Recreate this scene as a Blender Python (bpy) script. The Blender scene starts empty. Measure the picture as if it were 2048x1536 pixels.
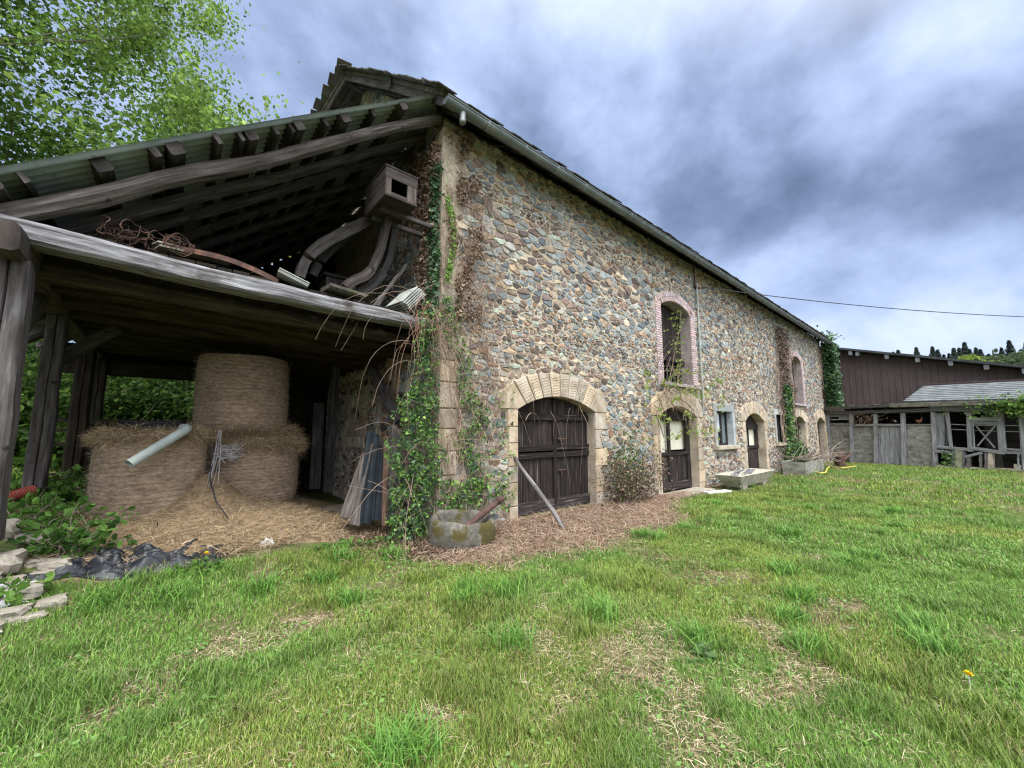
import bpy, math, random
import numpy as np
from mathutils import Vector, Matrix, noise as mnoise
from mathutils.geometry import tessellate_polygon

random.seed(7); rng = np.random.default_rng(7)
R = math.radians
C = bpy.context.scene.collection
SC = bpy.context.scene

# ------------------------------------------------------------------ camera
# X runs along the barn front, Y into the barn, Z up, the camera stands at (0, 0, 1.6)
FPX = 780.0; PITCH = math.atan(92/780.0); AZ = math.atan(916/math.hypot(780, 92)); CAMH = 1.6
cam = bpy.data.cameras.new("camera"); camo = bpy.data.objects.new("camera", cam); C.objects.link(camo)
cam.sensor_width = 36; cam.lens = FPX/2048*36; cam.clip_start = .05; cam.clip_end = 3000
camo.location = (0, 0, CAMH)
camo.rotation_euler = (R(90)+PITCH, 0, AZ-R(90))
SC.camera = camo
_ch, _sh = math.cos(AZ), math.sin(AZ)
def ray(px, py):
    x = px-1024; y = 768-py
    f = FPX*math.cos(PITCH)-y*math.sin(PITCH); u = FPX*math.sin(PITCH)+y*math.cos(PITCH)
    return Vector((f*_ch+x*_sh, f*_sh-x*_ch, u))
def at(px, py, X=None, Y=None, Z=None):
    """point on a plane of the site (X, Y or Z fixed) from a measured position in the photograph"""
    r = ray(px, py)
    t = Y/r[1] if Y is not None else (X/r[0] if X is not None else (Z-CAMH)/r[2])
    return Vector((r[0]*t, r[1]*t, CAMH+r[2]*t))

# ------------------------------------------------------------------ light
SUN_EL, SUN_AZ = R(63), R(198)           # azimuth measured from +X towards +Y: behind and left of the camera
sund = Vector((math.cos(SUN_EL)*math.cos(SUN_AZ+R(50)), math.cos(SUN_EL)*math.sin(SUN_AZ+R(50)), math.sin(SUN_EL)))
W = bpy.data.worlds.new("World"); SC.world = W; W.use_nodes = True
nt = W.node_tree; nt.nodes.clear()
def N(tree, t, **k):
    n = tree.nodes.new(t)
    for a, b in k.items(): setattr(n, a, b)
    return n
def L(tree, a, b): tree.links.new(a, b)
out = N(nt, 'ShaderNodeOutputWorld')
sky = N(nt, 'ShaderNodeTexSky', sky_type='NISHITA', sun_disc=False)
sky.sun_elevation = SUN_EL; sky.sun_rotation = math.atan2(sund.x, sund.y)
bg1 = N(nt, 'ShaderNodeBackground'); bg1.inputs[1].default_value = .10; L(nt, sky.outputs[0], bg1.inputs[0])
tc = N(nt, 'ShaderNodeTexCoord')
sep = N(nt, 'ShaderNodeSeparateXYZ'); L(nt, tc.outputs['Generated'], sep.inputs[0])
def mth(op, a, b=None, c=None, tree=nt, clamp=False):
    n = N(tree, 'ShaderNodeMath', operation=op); n.use_clamp = clamp
    for i, v in enumerate((a, b, c)):
        if v is None: continue
        if isinstance(v, (int, float)): n.inputs[i].default_value = v
        else: L(tree, v, n.inputs[i])
    return n.outputs[0]
zz = mth('ADD', mth('MAXIMUM', sep.outputs[2], 0.0), .32)
cx = mth('DIVIDE', sep.outputs[0], zz); cy = mth('DIVIDE', sep.outputs[1], zz)
comb = N(nt, 'ShaderNodeCombineXYZ'); L(nt, cx, comb.inputs[0]); L(nt, cy, comb.inputs[1])
mp = N(nt, 'ShaderNodeMapping'); L(nt, comb.outputs[0], mp.inputs[0])
mp.inputs['Rotation'].default_value = (0, 0, R(20)); mp.inputs['Scale'].default_value = (.75, 1.5, 1); mp.inputs['Location'].default_value = (3.1, 1.7, 0)
n1 = N(nt, 'ShaderNodeTexNoise'); n1.inputs['Scale'].default_value = 1.15; n1.inputs['Detail'].default_value = 5; n1.inputs['Roughness'].default_value = .52; n1.inputs['Distortion'].default_value = .2
n2 = N(nt, 'ShaderNodeTexNoise'); n2.inputs['Scale'].default_value = 3.4; n2.inputs['Detail'].default_value = 7; n2.inputs['Roughness'].default_value = .58; n2.inputs['Distortion'].default_value = .1
mp3 = N(nt, 'ShaderNodeMapping'); L(nt, tc.outputs['Generated'], mp3.inputs[0]); mp3.inputs['Rotation'].default_value = (.5, .35, R(35)); mp3.inputs['Scale'].default_value = (1.9, 2.1, 2.6)
n1.inputs['Scale'].default_value = 1.25; n2.inputs['Scale'].default_value = 3.1
n4_ = N(nt, 'ShaderNodeTexNoise'); n4_.inputs['Scale'].default_value = 1.3; n4_.inputs['Detail'].default_value = 3; L(nt, mp.outputs[0], n4_.inputs['Vector'])
L(nt, mp3.outputs[0], n1.inputs['Vector']); L(nt, mp3.outputs[0], n2.inputs['Vector'])
val = mth('ADD', mth('ADD', mth('MULTIPLY', n1.outputs[0], .62), mth('MULTIPLY', n4_.outputs[0], .04)), mth('MULTIPLY', n2.outputs[0], .42))
def blob(val, px, py, width, amp):
    """a brighter or darker bank of cloud in one direction of the sky"""
    d = ray(px, py).normalized()
    vd = N(nt, 'ShaderNodeVectorMath', operation='DOT_PRODUCT'); L(nt, tc.outputs['Generated'], vd.inputs[0]); vd.inputs[1].default_value = d
    mr = N(nt, 'ShaderNodeMapRange', interpolation_type='SMOOTHERSTEP'); L(nt, vd.outputs['Value'], mr.inputs[0])
    mr.inputs[1].default_value = math.cos(R(width)); mr.inputs[2].default_value = 1; mr.inputs[3].default_value = 0; mr.inputs[4].default_value = amp
    return mth('ADD', val, mr.outputs[0])
for b in [(885, -20, 8, .05), (945, 110, 7, .06), (1250, 230, 10, .10), (1800, 215, 9, .14), (1640, 660, 17, .16), (1230, 400, 8, .03), (1980, 620, 10, .10),
          (1780, 500, 18, -.13), (1950, 60, 20, -.10), (1300, 40, 13, -.06), (700, 60, 11, -.07), (1450, 330, 14, -.06), (560, 180, 10, .05), (1500, 480, 14, -.05)]:
    val = blob(val, *b)
ramp = N(nt, 'ShaderNodeValToRGB'); L(nt, val, ramp.inputs[0])
el = ramp.color_ramp.elements
el[0].position = .27; el[0].color = (.105, .145, .245, 1)
el[1].position = .82; el[1].color = (.70, .78, .92, 1)
for p, c in [(.38, (.165, .222, .355, 1)), (.47, (.25, .325, .505, 1)), (.58, (.37, .465, .69, 1))]:
    e = el.new(p); e.color = c
# the cloud cover is far brighter round the hidden sun, behind the camera and out of the picture
vd = N(nt, 'ShaderNodeVectorMath', operation='DOT_PRODUCT'); L(nt, tc.outputs['Generated'], vd.inputs[0]); vd.inputs[1].default_value = sund
mr = N(nt, 'ShaderNodeMapRange', interpolation_type='SMOOTHSTEP'); L(nt, vd.outputs['Value'], mr.inputs[0])
mr.inputs[1].default_value = .30; mr.inputs[2].default_value = 1.0; mr.inputs[3].default_value = 1.0; mr.inputs[4].default_value = 5.0
bg2 = N(nt, 'ShaderNodeBackground'); gm = N(nt, 'ShaderNodeMapRange'); L(nt, mr.outputs[0], gm.inputs[0]); gm.inputs[1].default_value = 1; gm.inputs[2].default_value = 2.2
wm = N(nt, 'ShaderNodeMix', data_type='RGBA'); L(nt, gm.outputs[0], wm.inputs[0]); L(nt, ramp.outputs[0], wm.inputs[6]); wm.inputs[7].default_value = (.485, .495, .52, 1)
L(nt, wm.outputs[2], bg2.inputs[0]); L(nt, mth('MULTIPLY', mr.outputs[0], .62), bg2.inputs[1])
mx = N(nt, 'ShaderNodeMixShader'); mx.inputs[0].default_value = .92
L(nt, bg1.outputs[0], mx.inputs[1]); L(nt, bg2.outputs[0], mx.inputs[2]); L(nt, mx.outputs[0], out.inputs[0])
sl = bpy.data.lights.new("sun", 'SUN'); sl.energy = 1.5; sl.angle = R(14); sl.color = (1, .965, .91)
slo = bpy.data.objects.new("sun", sl); C.objects.link(slo)
slo.rotation_euler = (-sund).to_track_quat('-Z', 'Y').to_euler()
SC.view_settings.view_transform = 'Standard'; SC.view_settings.look = 'None'; SC.view_settings.gamma = 1
SC.view_settings.exposure = 1.25
SC.cycles.use_denoising = True
SC.cycles.denoising_prefilter = 'NONE'
SC.cycles.filter_width = 1.25
SC.cycles.max_bounces = 6

# ------------------------------------------------------------------ helpers
def ss(x): x = min(1, max(0, x)); return x*x*(3-2*x)
def nss(x): x = np.clip(x, 0, 1); return x*x*(3-2*x)
_lat = rng.random((256, 256))
def vn(x, y):
    x = np.asarray(x, float); y = np.asarray(y, float)
    xi = np.floor(x).astype(int); yi = np.floor(y).astype(int); fx = x-xi; fy = y-yi
    fx = fx*fx*(3-2*fx); fy = fy*fy*(3-2*fy)
    g = lambda a, b: _lat[a % 256, b % 256]
    return (g(xi, yi)*(1-fx)+g(xi+1, yi)*fx)*(1-fy)+(g(xi, yi+1)*(1-fx)+g(xi+1, yi+1)*fx)*fy
def fbm(x, y, o=4):
    s = 0; a = .5; t = 0
    for i in range(o): s = s+a*vn(x*2**i+17*i, y*2**i+31*i); t += a; a *= .5
    return s/t
def gz(x, y):
    """height of the ground"""
    x = np.asarray(x, float); y = np.asarray(y, float)
    z = -.15*nss((x-7)/5)
    z = z+.45*nss((3.0-x)/2.2)*nss((y-3.9)/2.9)+.22*nss((-.3-x)/1.0)*nss((y-4.6)/1.2)
    z = z+.20*np.clip(-1.7-x, 0, 30)*nss((y-3)/4)+.13*np.clip(y-11.5, 0, 60)*nss((40-x)/20)
    z = z+.035*(fbm(x*.8, y*.8, 3)-.5)*nss((12-np.hypot(x, y))/4+1)
    far = np.clip((x-60)/120, 0, 1)
    z = z+far**1.3*19*nss((x-60)/60)*(.8+.35*vn(y*.02+3, x*.006))
    return z
def gzf(x, y): return float(gz(x, y))

def emp(name, label, cat, loc, group=None):
    o = bpy.data.objects.new(name, None); C.objects.link(o); o.location = loc; o.empty_display_size = .1
    o['label'] = label; o['category'] = cat
    if group: o['group'] = group
    return o
def tag(o, label, cat, group=None, kind=None):
    if label: o['label'] = label
    if cat: o['category'] = cat
    if group: o['group'] = group
    if kind: o['kind'] = kind
    return o

class MB:
    def __init__(s): s.v = []; s.f = []; s.m = []; s.uv = []; s.c = []
    def face(s, idx, uv=None, col=(1, 1, 1), mi=0):
        s.f.append(idx); s.m.append(mi); s.c.append(col)
        s.uv.append(uv if uv else [(s.v[i][0]+s.v[i][1], s.v[i][2]) for i in idx])
    def poly(s, pts, col=(1, 1, 1), mi=0, uv=None):
        b = len(s.v); s.v += [tuple(p) for p in pts]; s.face(list(range(b, b+len(pts))), uv, col, mi)
    def sweep(s, pts, secs, col=(1, 1, 1), mi=0, ref=None, cap=True, closed=True):
        """pts: centre line; secs: one list of (side, up) offsets per point"""
        pts = [Vector(p) for p in pts]; n = len(pts); k = len(secs[0]); b = len(s.v); u = 0; us = []; u0 = random.random()*40; v0 = random.random()*40
        for i, p in enumerate(pts):
            t = (pts[min(i+1, n-1)]-pts[max(i-1, 0)]).normalized()
            r = Vector(ref) if ref else (Vector((0, 0, 1)) if abs(t.z) < .9 else Vector((0, 1, 0)))
            sd = t.cross(r).normalized(); up = sd.cross(t).normalized()
            for a, c in secs[i]: s.v.append(tuple(p+sd*a+up*c))
            if i: u += (p-pts[i-1]).length
            us.append(u)
        per = [0]
        for j in range(k):
            a, c = secs[0][j], secs[0][(j+1) % k]; per.append(per[-1]+math.hypot(a[0]-c[0], a[1]-c[1]))
        for i in range(n-1):
            for j in range(k if closed else k-1):
                j2 = (j+1) % k
                s.face([b+i*k+j, b+i*k+j2, b+(i+1)*k+j2, b+(i+1)*k+j],
                       [(u0+us[i], v0+per[j]), (u0+us[i], v0+per[j+1]), (u0+us[i+1], v0+per[j+1]), (u0+us[i+1], v0+per[j])], col, mi)
        if cap:
            for base, rev in ((b, True), (b+(n-1)*k, False)):
                idx = [base+j for j in range(k)]
                if rev: idx.reverse()
                s.face(idx, [(u0+secs[0][j][0], v0+secs[0][j][1]*.2) for j in range(k)], col, mi)
    def tube(s, pts, r, n=6, col=(1, 1, 1), mi=0, cap=True):
        rs = r if isinstance(r, (list, tuple)) else [r]*len(pts)
        s.sweep(pts, [[(rr*math.cos(2*math.pi*j/n), rr*math.sin(2*math.pi*j/n)) for j in range(n)] for rr in rs], col, mi, cap=cap)
    def beam(s, p0, p1, w, h, seg=1, wob=0., rough=0., col=(1, 1, 1), mi=0, ch=.12, roll=0., ref=None, taper=1.):
        """squared timber with chamfered, slightly uneven edges"""
        p0 = Vector(p0); p1 = Vector(p1); pts = []; secs = []; o = random.random()*90
        for i in range(seg+1):
            t = i/seg; p = p0.lerp(p1, t)
            if wob: p = p+Vector((mnoise.noise((o+t*3, 0, 0)), mnoise.noise((o+t*3, 7, 0)), mnoise.noise((o+t*3, 0, 9))))*wob
            pts.append(p); a = w/2*(1+(taper-1)*t); c = h/2*(1+(taper-1)*t); k = ch*min(a, c)*2
            sec = [(a, -c+k), (a, c-k), (a-k, c), (-a+k, c), (-a, c-k), (-a, -c+k), (-a+k, -c), (a-k, -c)]
            if rough: sec = [(x+rough*mnoise.noise((o+i*.9, j*1.7, 0)), y+rough*mnoise.noise((o+i*.9, j*1.7, 5))) for j, (x, y) in enumerate(sec)]
            if roll: cr, sr = math.cos(roll), math.sin(roll); sec = [(x*cr-y*sr, x*sr+y*cr) for x, y in sec]
            secs.append(sec)
        s.sweep(pts, secs, col, mi, ref)
    def box(s, c, d, rot=None, col=(1, 1, 1), mi=0):
        c = Vector(c); d = [q/2 for q in d]; ax = max(range(3), key=lambda i: d[i]); o = (random.random()*40, random.random()*40)
        P = [Vector((x*d[0], y*d[1], z*d[2])) for x in (-1, 1) for y in (-1, 1) for z in (-1, 1)]
        b = len(s.v); Q = [(rot @ p if rot else p)+c for p in P]; s.v += [tuple(q) for q in Q]
        others = [i for i in range(3) if i != ax]
        for f in ((0, 1, 3, 2), (4, 6, 7, 5), (0, 4, 5, 1), (2, 3, 7, 6), (0, 2, 6, 4), (1, 5, 7, 3)):
            s.face([b+i for i in f], [(o[0]+P[i][ax], o[1]+P[i][others[0]]+P[i][others[1]]) for i in f], col, mi)
    def build(s, name, mats, parent=None, origin=None, smooth=False):
        me = bpy.data.meshes.new(name)
        og = Vector(origin) if origin is not None else (Vector(parent_loc(parent)) if parent else Vector((0, 0, 0)))
        me.from_pydata([(p[0]-og.x, p[1]-og.y, p[2]-og.z) for p in s.v], [], s.f)
        uvl = me.uv_layers.new(name="UVMap"); uvl.data.foreach_set('uv', np.array([c for f in s.uv for q in f for c in q], dtype=np.float32))
        a = me.attributes.new("col", 'FLOAT_COLOR', 'FACE'); a.data.foreach_set('color', np.array([(c[0], c[1], c[2], 1) for c in s.c], dtype=np.float32).ravel())
        for m in (mats if isinstance(mats, (list, tuple)) else [mats]): me.materials.append(m)
        me.polygons.foreach_set('material_index', s.m)
        if smooth: me.polygons.foreach_set('use_smooth', [True]*len(s.f))
        me.update()
        o = bpy.data.objects.new(name, me); C.objects.link(o)
        if parent: o.parent = parent
        else: o.location = og
        return o
def parent_loc(p):
    l = Vector((0, 0, 0))
    while p: l = l+Vector(p.location); p = p.parent
    return l
def npmesh(name, verts, loops, starts, mats, cols, parent=None, origin=None, smooth=False, mi=None):
    """mesh straight from arrays; cols: one colour per face"""
    og = np.array(origin if origin is not None else (parent_loc(parent) if parent else (0, 0, 0)), dtype=float)
    me = bpy.data.meshes.new(name)
    me.vertices.add(len(verts)); me.vertices.foreach_set('co', (verts-og).astype(np.float32).ravel())
    me.loops.add(len(loops)); me.loops.foreach_set('vertex_index', loops.astype(np.int32))
    me.polygons.add(len(starts)); me.polygons.foreach_set('loop_start', starts.astype(np.int32))
    for m in (mats if isinstance(mats, (list, tuple)) else [mats]): me.materials.append(m)
    if mi is not None: me.polygons.foreach_set('material_index', mi.astype(np.int32))
    a = me.attributes.new("col", 'FLOAT_COLOR', 'FACE')
    a.data.foreach_set('color', np.concatenate([cols, np.ones((len(cols), 1))], 1).astype(np.float32).ravel())
    me.polygons.foreach_set('use_smooth', np.full(len(starts), smooth))
    me.update(calc_edges=True)
    o = bpy.data.objects.new(name, me); C.objects.link(o)
    if parent: o.parent = parent
    else: o.location = og
    return o
def inst(templ, faces, T, X, Y, Z, cols):
    """templ (k,3) copied to positions T with axis vectors X, Y, Z (N,3)"""
    k = len(templ); n = len(T)
    V = T[:, None, :]+templ[None, :, 0, None]*X[:, None, :]+templ[None, :, 1, None]*Y[:, None, :]+templ[None, :, 2, None]*Z[:, None, :]
    fl = np.concatenate([np.array(f) for f in faces]); ln = np.array([len(f) for f in faces])
    loops = (fl[None, :]+(np.arange(n)*k)[:, None]).ravel()
    st = np.concatenate([[0], np.cumsum(ln)[:-1]]); starts = (st[None, :]+(np.arange(n)*len(fl))[:, None]).ravel()
    return V.reshape(-1, 3), loops, starts, np.repeat(cols, len(faces), axis=0)
def joinarr(parts):
    vo = lo = 0; V = []; Lp = []; S = []; Cc = []
    for v, l, s, c in parts:
        V.append(v); Lp.append(l+vo); S.append(s+lo); Cc.append(c); vo += len(v); lo += len(l)
    return np.concatenate(V), np.concatenate(Lp), np.concatenate(S), np.concatenate(Cc)
def unit(a): return a/np.maximum(1e-9, np.linalg.norm(a, axis=1, keepdims=True))
def frames(n, nrm=None, spread=1.):
    """random frames; nrm: preferred normal (3,) or (n,3)"""
    a = rng.normal(size=(n, 3))*spread
    if nrm is not None: a = a+np.asarray(nrm)
    Z = unit(a); b = rng.normal(size=(n, 3)); X = unit(np.cross(Z, b)); Y = np.cross(Z, X)
    return X, Y, Z
LEAF = np.array([(0, -.5, 0), (.32, -.15, .08), (.26, .25, .07), (0, .55, -.04), (-.26, .25, .07), (-.32, -.15, .08)]); LEAFF = [(0, 1, 2, 3), (0, 3, 4, 5)]
IVY = np.array([(0, -.35, 0), (.45, -.25, .06), (.2, .1, .03), (0, .6, -.06), (-.2, .1, .03), (-.45, -.25, .06)]); IVYF = [(0, 1, 2, 3), (0, 3, 4, 5)]
def pick(cols, n, var=.18):
    cols = np.array(cols); c = cols[rng.integers(0, len(cols), n)]
    return c*(1+var*rng.normal(size=(n, 1))).clip(.4, 1.8)
def leafcloud(P, size, cols, nrm=None, spread=1., templ=LEAF, faces=LEAFF, sv=.3):
    n = len(P); X, Y, Z = frames(n, nrm, spread); s = size*(1+sv*rng.normal(size=(n, 1))).clip(.4, 1.7)
    return inst(templ, faces, P, X*s, Y*s, Z*s, pick(cols, n) if not isinstance(cols, np.ndarray) else cols)

# ------------------------------------------------------------------ materials
def mat(name, stops, scale=3., detail=6., stretch=(1, 1, 1), coord='Object', rough=.9, bump=.3, bscale=None, attr=0., metal=0., dist=.01,
        over=None, trans=0., spec=.3, rotz=0, bd=8, brough=.65):
    """noise-ramped surface; attr: how much the per-face colour multiplies in; over: (colour, scale, threshold, width, bump) second layer of patches"""
    m = bpy.data.materials.new(name); m.use_nodes = True; t = m.node_tree; b = t.nodes['Principled BSDF']
    tc = N(t, 'ShaderNodeTexCoord'); mp = N(t, 'ShaderNodeMapping'); L(t, tc.outputs[coord], mp.inputs[0]); mp.inputs['Scale'].default_value = stretch; mp.inputs['Rotation'].default_value = (0, 0, rotz)
    n = N(t, 'ShaderNodeTexNoise'); n.inputs['Scale'].default_value = scale; n.inputs['Detail'].default_value = detail; n.inputs['Roughness'].default_value = .6; L(t, mp.outputs[0], n.inputs['Vector'])
    r = N(t, 'ShaderNodeValToRGB'); L(t, n.outputs[0], r.inputs[0]); e = r.color_ramp.elements
    e[0].position = stops[0][0]; e[0].color = (*stops[0][1], 1); e[1].position = stops[-1][0]; e[1].color = (*stops[-1][1], 1)
    for p, c in stops[1:-1]: q = e.new(p); q.color = (*c, 1)
    colr = r.outputs[0]
    if over:
        oc, osc, th, wd = over[:4]
        n3 = N(t, 'ShaderNodeTexNoise'); n3.inputs['Scale'].default_value = osc; n3.inputs['Detail'].default_value = 5; n3.inputs['Roughness'].default_value = .62
        L(t, tc.outputs['Object'], n3.inputs['Vector'])
        mr = N(t, 'ShaderNodeMapRange'); L(t, n3.outputs[0], mr.inputs[0]); mr.inputs[1].default_value = th; mr.inputs[2].default_value = th+wd
        mx = N(t, 'ShaderNodeMix', data_type='RGBA'); L(t, mr.outputs[0], mx.inputs[0]); L(t, colr, mx.inputs[6]); mx.inputs[7].default_value = (*oc, 1); colr = mx.outputs[2]
    if attr:
        at_ = N(t, 'ShaderNodeAttribute', attribute_name="col"); mx = N(t, 'ShaderNodeMix', data_type='RGBA', blend_type='MULTIPLY'); mx.inputs[0].default_value = attr
        L(t, colr, mx.inputs[6]); L(t, at_.outputs['Color'], mx.inputs[7]); colr = mx.outputs[2]
    L(t, colr, b.inputs['Base Color']); b.inputs['Roughness'].default_value = rough; b.inputs['Metallic'].default_value = metal; b.inputs['Specular IOR Level'].default_value = spec
    if bump:
        n4 = N(t, 'ShaderNodeTexNoise'); n4.inputs['Scale'].default_value = bscale or scale*3; n4.inputs['Detail'].default_value = bd; n4.inputs['Roughness'].default_value = brough; L(t, mp.outputs[0], n4.inputs['Vector'])
        bp = N(t, 'ShaderNodeBump'); bp.inputs['Strength'].default_value = bump; bp.inputs['Distance'].default_value = dist; L(t, n4.outputs[0], bp.inputs['Height']); L(t, bp.outputs[0], b.inputs['Normal'])
    if trans:
        tr = N(t, 'ShaderNodeBsdfTranslucent'); L(t, colr, tr.inputs[0]); ms = N(t, 'ShaderNodeMixShader'); ms.inputs[0].default_value = trans
        L(t, b.outputs[0], ms.inputs[1]); L(t, tr.outputs[0], ms.inputs[2]); L(t, ms.outputs[0], t.nodes['Material Output'].inputs[0])
    return m
g3 = lambda v, a=1., b=1.: (v*a, v, v*b)
LEAFM = mat('leaf', [(.3, (.8, .8, .8)), (.7, (1.1, 1.1, 1.1))], scale=2, bump=0, attr=1., rough=.6, trans=.5, spec=.3)
IVYM = mat('ivy_leaf', [(.3, (.8, .8, .8)), (.7, (1.1, 1.1, 1.1))], scale=5, bump=0, attr=1., rough=.45, trans=.15, spec=.4)
DRYM = mat('dry_stalk', [(.3, (.85, .85, .85)), (.7, (1.1, 1.1, 1.1))], scale=3, bump=0, attr=1., rough=.85, spec=.15)
GRASSM = mat('grass_blade', [(.3, (.85, .85, .85)), (.7, (1.1, 1.1, 1.1))], scale=.6, bump=0, attr=1., rough=.55, trans=.3, spec=.3)
TWIGM = mat('twig_bark', [(.3, (.16, .125, .10)), (.7, (.34, .29, .24))], scale=6, bump=0, attr=.8, rough=.9, spec=.2)
BARKM = mat('bark', [(.3, (.07, .06, .045)), (.5, (.16, .14, .11)), (.75, (.28, .26, .21))], scale=5, stretch=(1, 1, .25), bump=.6, rough=.95)
STONEM = mat('rubble_stone', [(.28, (.62, .62, .64)), (.5, (1, 1, 1)), (.72, (1.35, 1.30, 1.22))], scale=9, detail=8, bump=.75, bscale=22, dist=.012, attr=1., rough=.92, over=((.36, .33, .27), 6., .60, .14))
MORTM = mat('lime_mortar', [(.25, (.26, .205, .145)), (.5, (.54, .455, .345)), (.75, (.70, .61, .49))], scale=5, detail=8, bump=1., bscale=26, dist=.03, rough=.98, over=((.19, .165, .13), 1.1, .56, .18))
DRESSM = mat('dressed_stone', [(.25, (.33, .26, .185)), (.5, (.50, .425, .33)), (.75, (.64, .57, .47))], scale=4, detail=8, bump=.8, bscale=30, dist=.012, attr=.9, rough=.93, over=((.26, .19, .12), 2.8, .57, .16))
PLASTM = mat('old_render', [(.25, (.36, .30, .22)), (.5, (.54, .47, .36)), (.75, (.66, .60, .48))], scale=5, detail=8, bump=.7, bscale=18, dist=.012, rough=.95, over=((.22, .18, .13), 4, .58, .12))
BRICKM = mat('pink_brick', [(.25, (.40, .305, .325)), (.5, (.55, .44, .465)), (.75, (.66, .58, .60))], scale=8, bump=.4, bscale=30, attr=.9, rough=.9)
WOODG = mat('grey_timber', [(.30, (.022, .018, .017)), (.42, (.060, .051, .048)), (.58, (.105, .095, .092)), (.76, (.22, .21, .205))], scale=2.2, detail=9, stretch=(1, 9, 1), coord='UV', bump=.7, bscale=2.2, dist=.012, rough=.88, attr=.9, over=((.02, .017, .015), 6, .64, .06))
WOODL = mat('bleached_timber', [(.30, (.035, .031, .031)), (.42, (.12, .115, .12)), (.58, (.27, .27, .285)), (.76, (.52, .53, .56))], scale=2, detail=9, stretch=(1, 10, 1), coord='UV', bump=.9, bscale=2, dist=.02, rough=.85, attr=.9, over=((.07, .06, .055), 2.6, .54, .14))
WOODB = mat('brown_timber', [(.28, (.010, .007, .005)), (.45, (.028, .021, .013)), (.62, (.065, .052, .031)), (.8, (.13, .11, .07))], scale=2, detail=8, stretch=(1, 8, 1), coord='UV', bump=.8, bscale=2, dist=.02, rough=.9, attr=.9)
WOODD = mat('dark_door_wood', [(.30, (.006, .0045, .004)), (.48, (.014, .010, .009)), (.60, (.04, .031, .029)), (.74, (.20, .18, .175))], scale=1.5, detail=8, stretch=(1, 30, 1), coord='UV', bump=.7, bscale=2.5, dist=.012, rough=.8, attr=.9, over=((.15, .075, .055), 3.2, .66, .08))
ZINCM = mat('zinc', [(.3, (.13, .15, .155)), (.6, (.20, .225, .235)), (.8, (.30, .33, .34))], scale=4, bump=.1, rough=.5, metal=.35, attr=.9, over=((.16, .17, .15), 3, .6, .1))
SHEETM = mat('fibre_sheet', [(.25, (.18, .215, .225)), (.5, (.275, .32, .335)), (.75, (.37, .41, .42))], scale=3, bump=.2, rough=.8, attr=.8, over=((.10, .11, .11), 5, .6, .1))
SLATEM = mat('mossy_slate', [(.25, (.05, .045, .038)), (.5, (.11, .10, .085)), (.75, (.19, .18, .15))], scale=7, bump=.8, rough=.9, attr=.8, over=((.085, .095, .04), 4, .55, .1))
SLABM = mat('grey_slab', [(.25, (.22, .24, .22)), (.5, (.36, .38, .35)), (.75, (.48, .50, .47))], scale=7, bump=.4, rough=.85, attr=.9)
CONCM = mat('concrete', [(.25, (.28, .26, .21)), (.5, (.44, .41, .34)), (.75, (.56, .54, .47))], scale=5, detail=8, bump=.5, bscale=25, rough=.95, attr=.9, over=((.17, .13, .09), 3.5, .60, .1))
CONCB = mat('pale_concrete_trim', [(.25, (.25, .285, .295)), (.5, (.37, .40, .41)), (.75, (.48, .51, .51))], scale=5, detail=8, bump=.4, bscale=25, rough=.93, attr=.9)
BASINM = mat('mossy_basin_stone', [(.3, (.06, .055, .045)), (.5, (.125, .118, .10)), (.7, (.24, .23, .205))], scale=6, detail=8, bump=.9, bscale=20, dist=.015, rough=.95, over=((.075, .065, .02), 3.3, .48, .08))
RUSTM = mat('rusty_iron', [(.3, (.045, .028, .024)), (.55, (.11, .062, .05)), (.8, (.24, .12, .075))], scale=8, bump=.4, rough=.85, attr=.8)
BLUEM = mat('blue_grey_sheet', [(.3, (.014, .018, .023)), (.6, (.026, .034, .042)), (.8, (.05, .058, .068))], scale=4, bump=.15, rough=.75, spec=.12, metal=0., attr=.9)
BROWNM = mat('brown_cladding', [(.3, (.098, .071, .066)), (.7, (.132, .098, .092))], scale=1.2, bump=.05, rough=.6, attr=.9, over=((.10, .065, .055), 3, .6, .1))
ROOFG = mat('weathered_fibre_roof', [(.25, (.085, .095, .10)), (.5, (.14, .155, .16)), (.75, (.22, .235, .235))], scale=3, detail=8, bump=.3, rough=.9, attr=.9)
GREYW = mat('silver_boards', [(.25, (.09, .088, .085)), (.45, (.22, .22, .22)), (.62, (.36, .365, .37)), (.8, (.48, .49, .50))], scale=1.4, detail=7, stretch=(1, 16, 1), coord='UV', bump=.6, bscale=2.2, rough=.88, attr=.9)
PANELM = mat('rough_grey_panel', [(.25, (.14, .135, .115)), (.5, (.30, .295, .26)), (.75, (.42, .415, .375))], scale=3.2, detail=9, stretch=(1, 1, 2.2), bump=1., bscale=9, dist=.04, rough=.95, over=((.12, .12, .08), 1.6, .56, .14))
PVCM = mat('grey_plastic_pipe', [(.3, (.30, .34, .32)), (.7, (.42, .46, .43))], scale=5, bump=.05, rough=.45, over=((.3, .31, .25), 8, .62, .1))
TARPM = mat('black_plastic', [(.3, (.008, .010, .014)), (.7, (.018, .021, .028))], scale=4, bump=.5, bscale=9, dist=.02, rough=.42, spec=.4)
CREAM = mat('cream_panel', [(.3, (.70, .67, .54)), (.7, (.84, .81, .68))], scale=3, bump=.1, rough=.8)
GLASSM = mat('old_glass', [(.3, (.10, .14, .16)), (.7, (.20, .25, .28))], scale=4, bump=.1, rough=.15, spec=.7)
CURTM = mat('pale_curtain', [(.3, (.42, .50, .56)), (.7, (.62, .70, .74))], scale=2, stretch=(6, 6, .5), bump=.3, rough=.9)
DARKM = mat('dark_inside', [(.3, (.012, .011, .010)), (.7, (.03, .027, .023))], scale=3, bump=.2, rough=.95)
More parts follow.
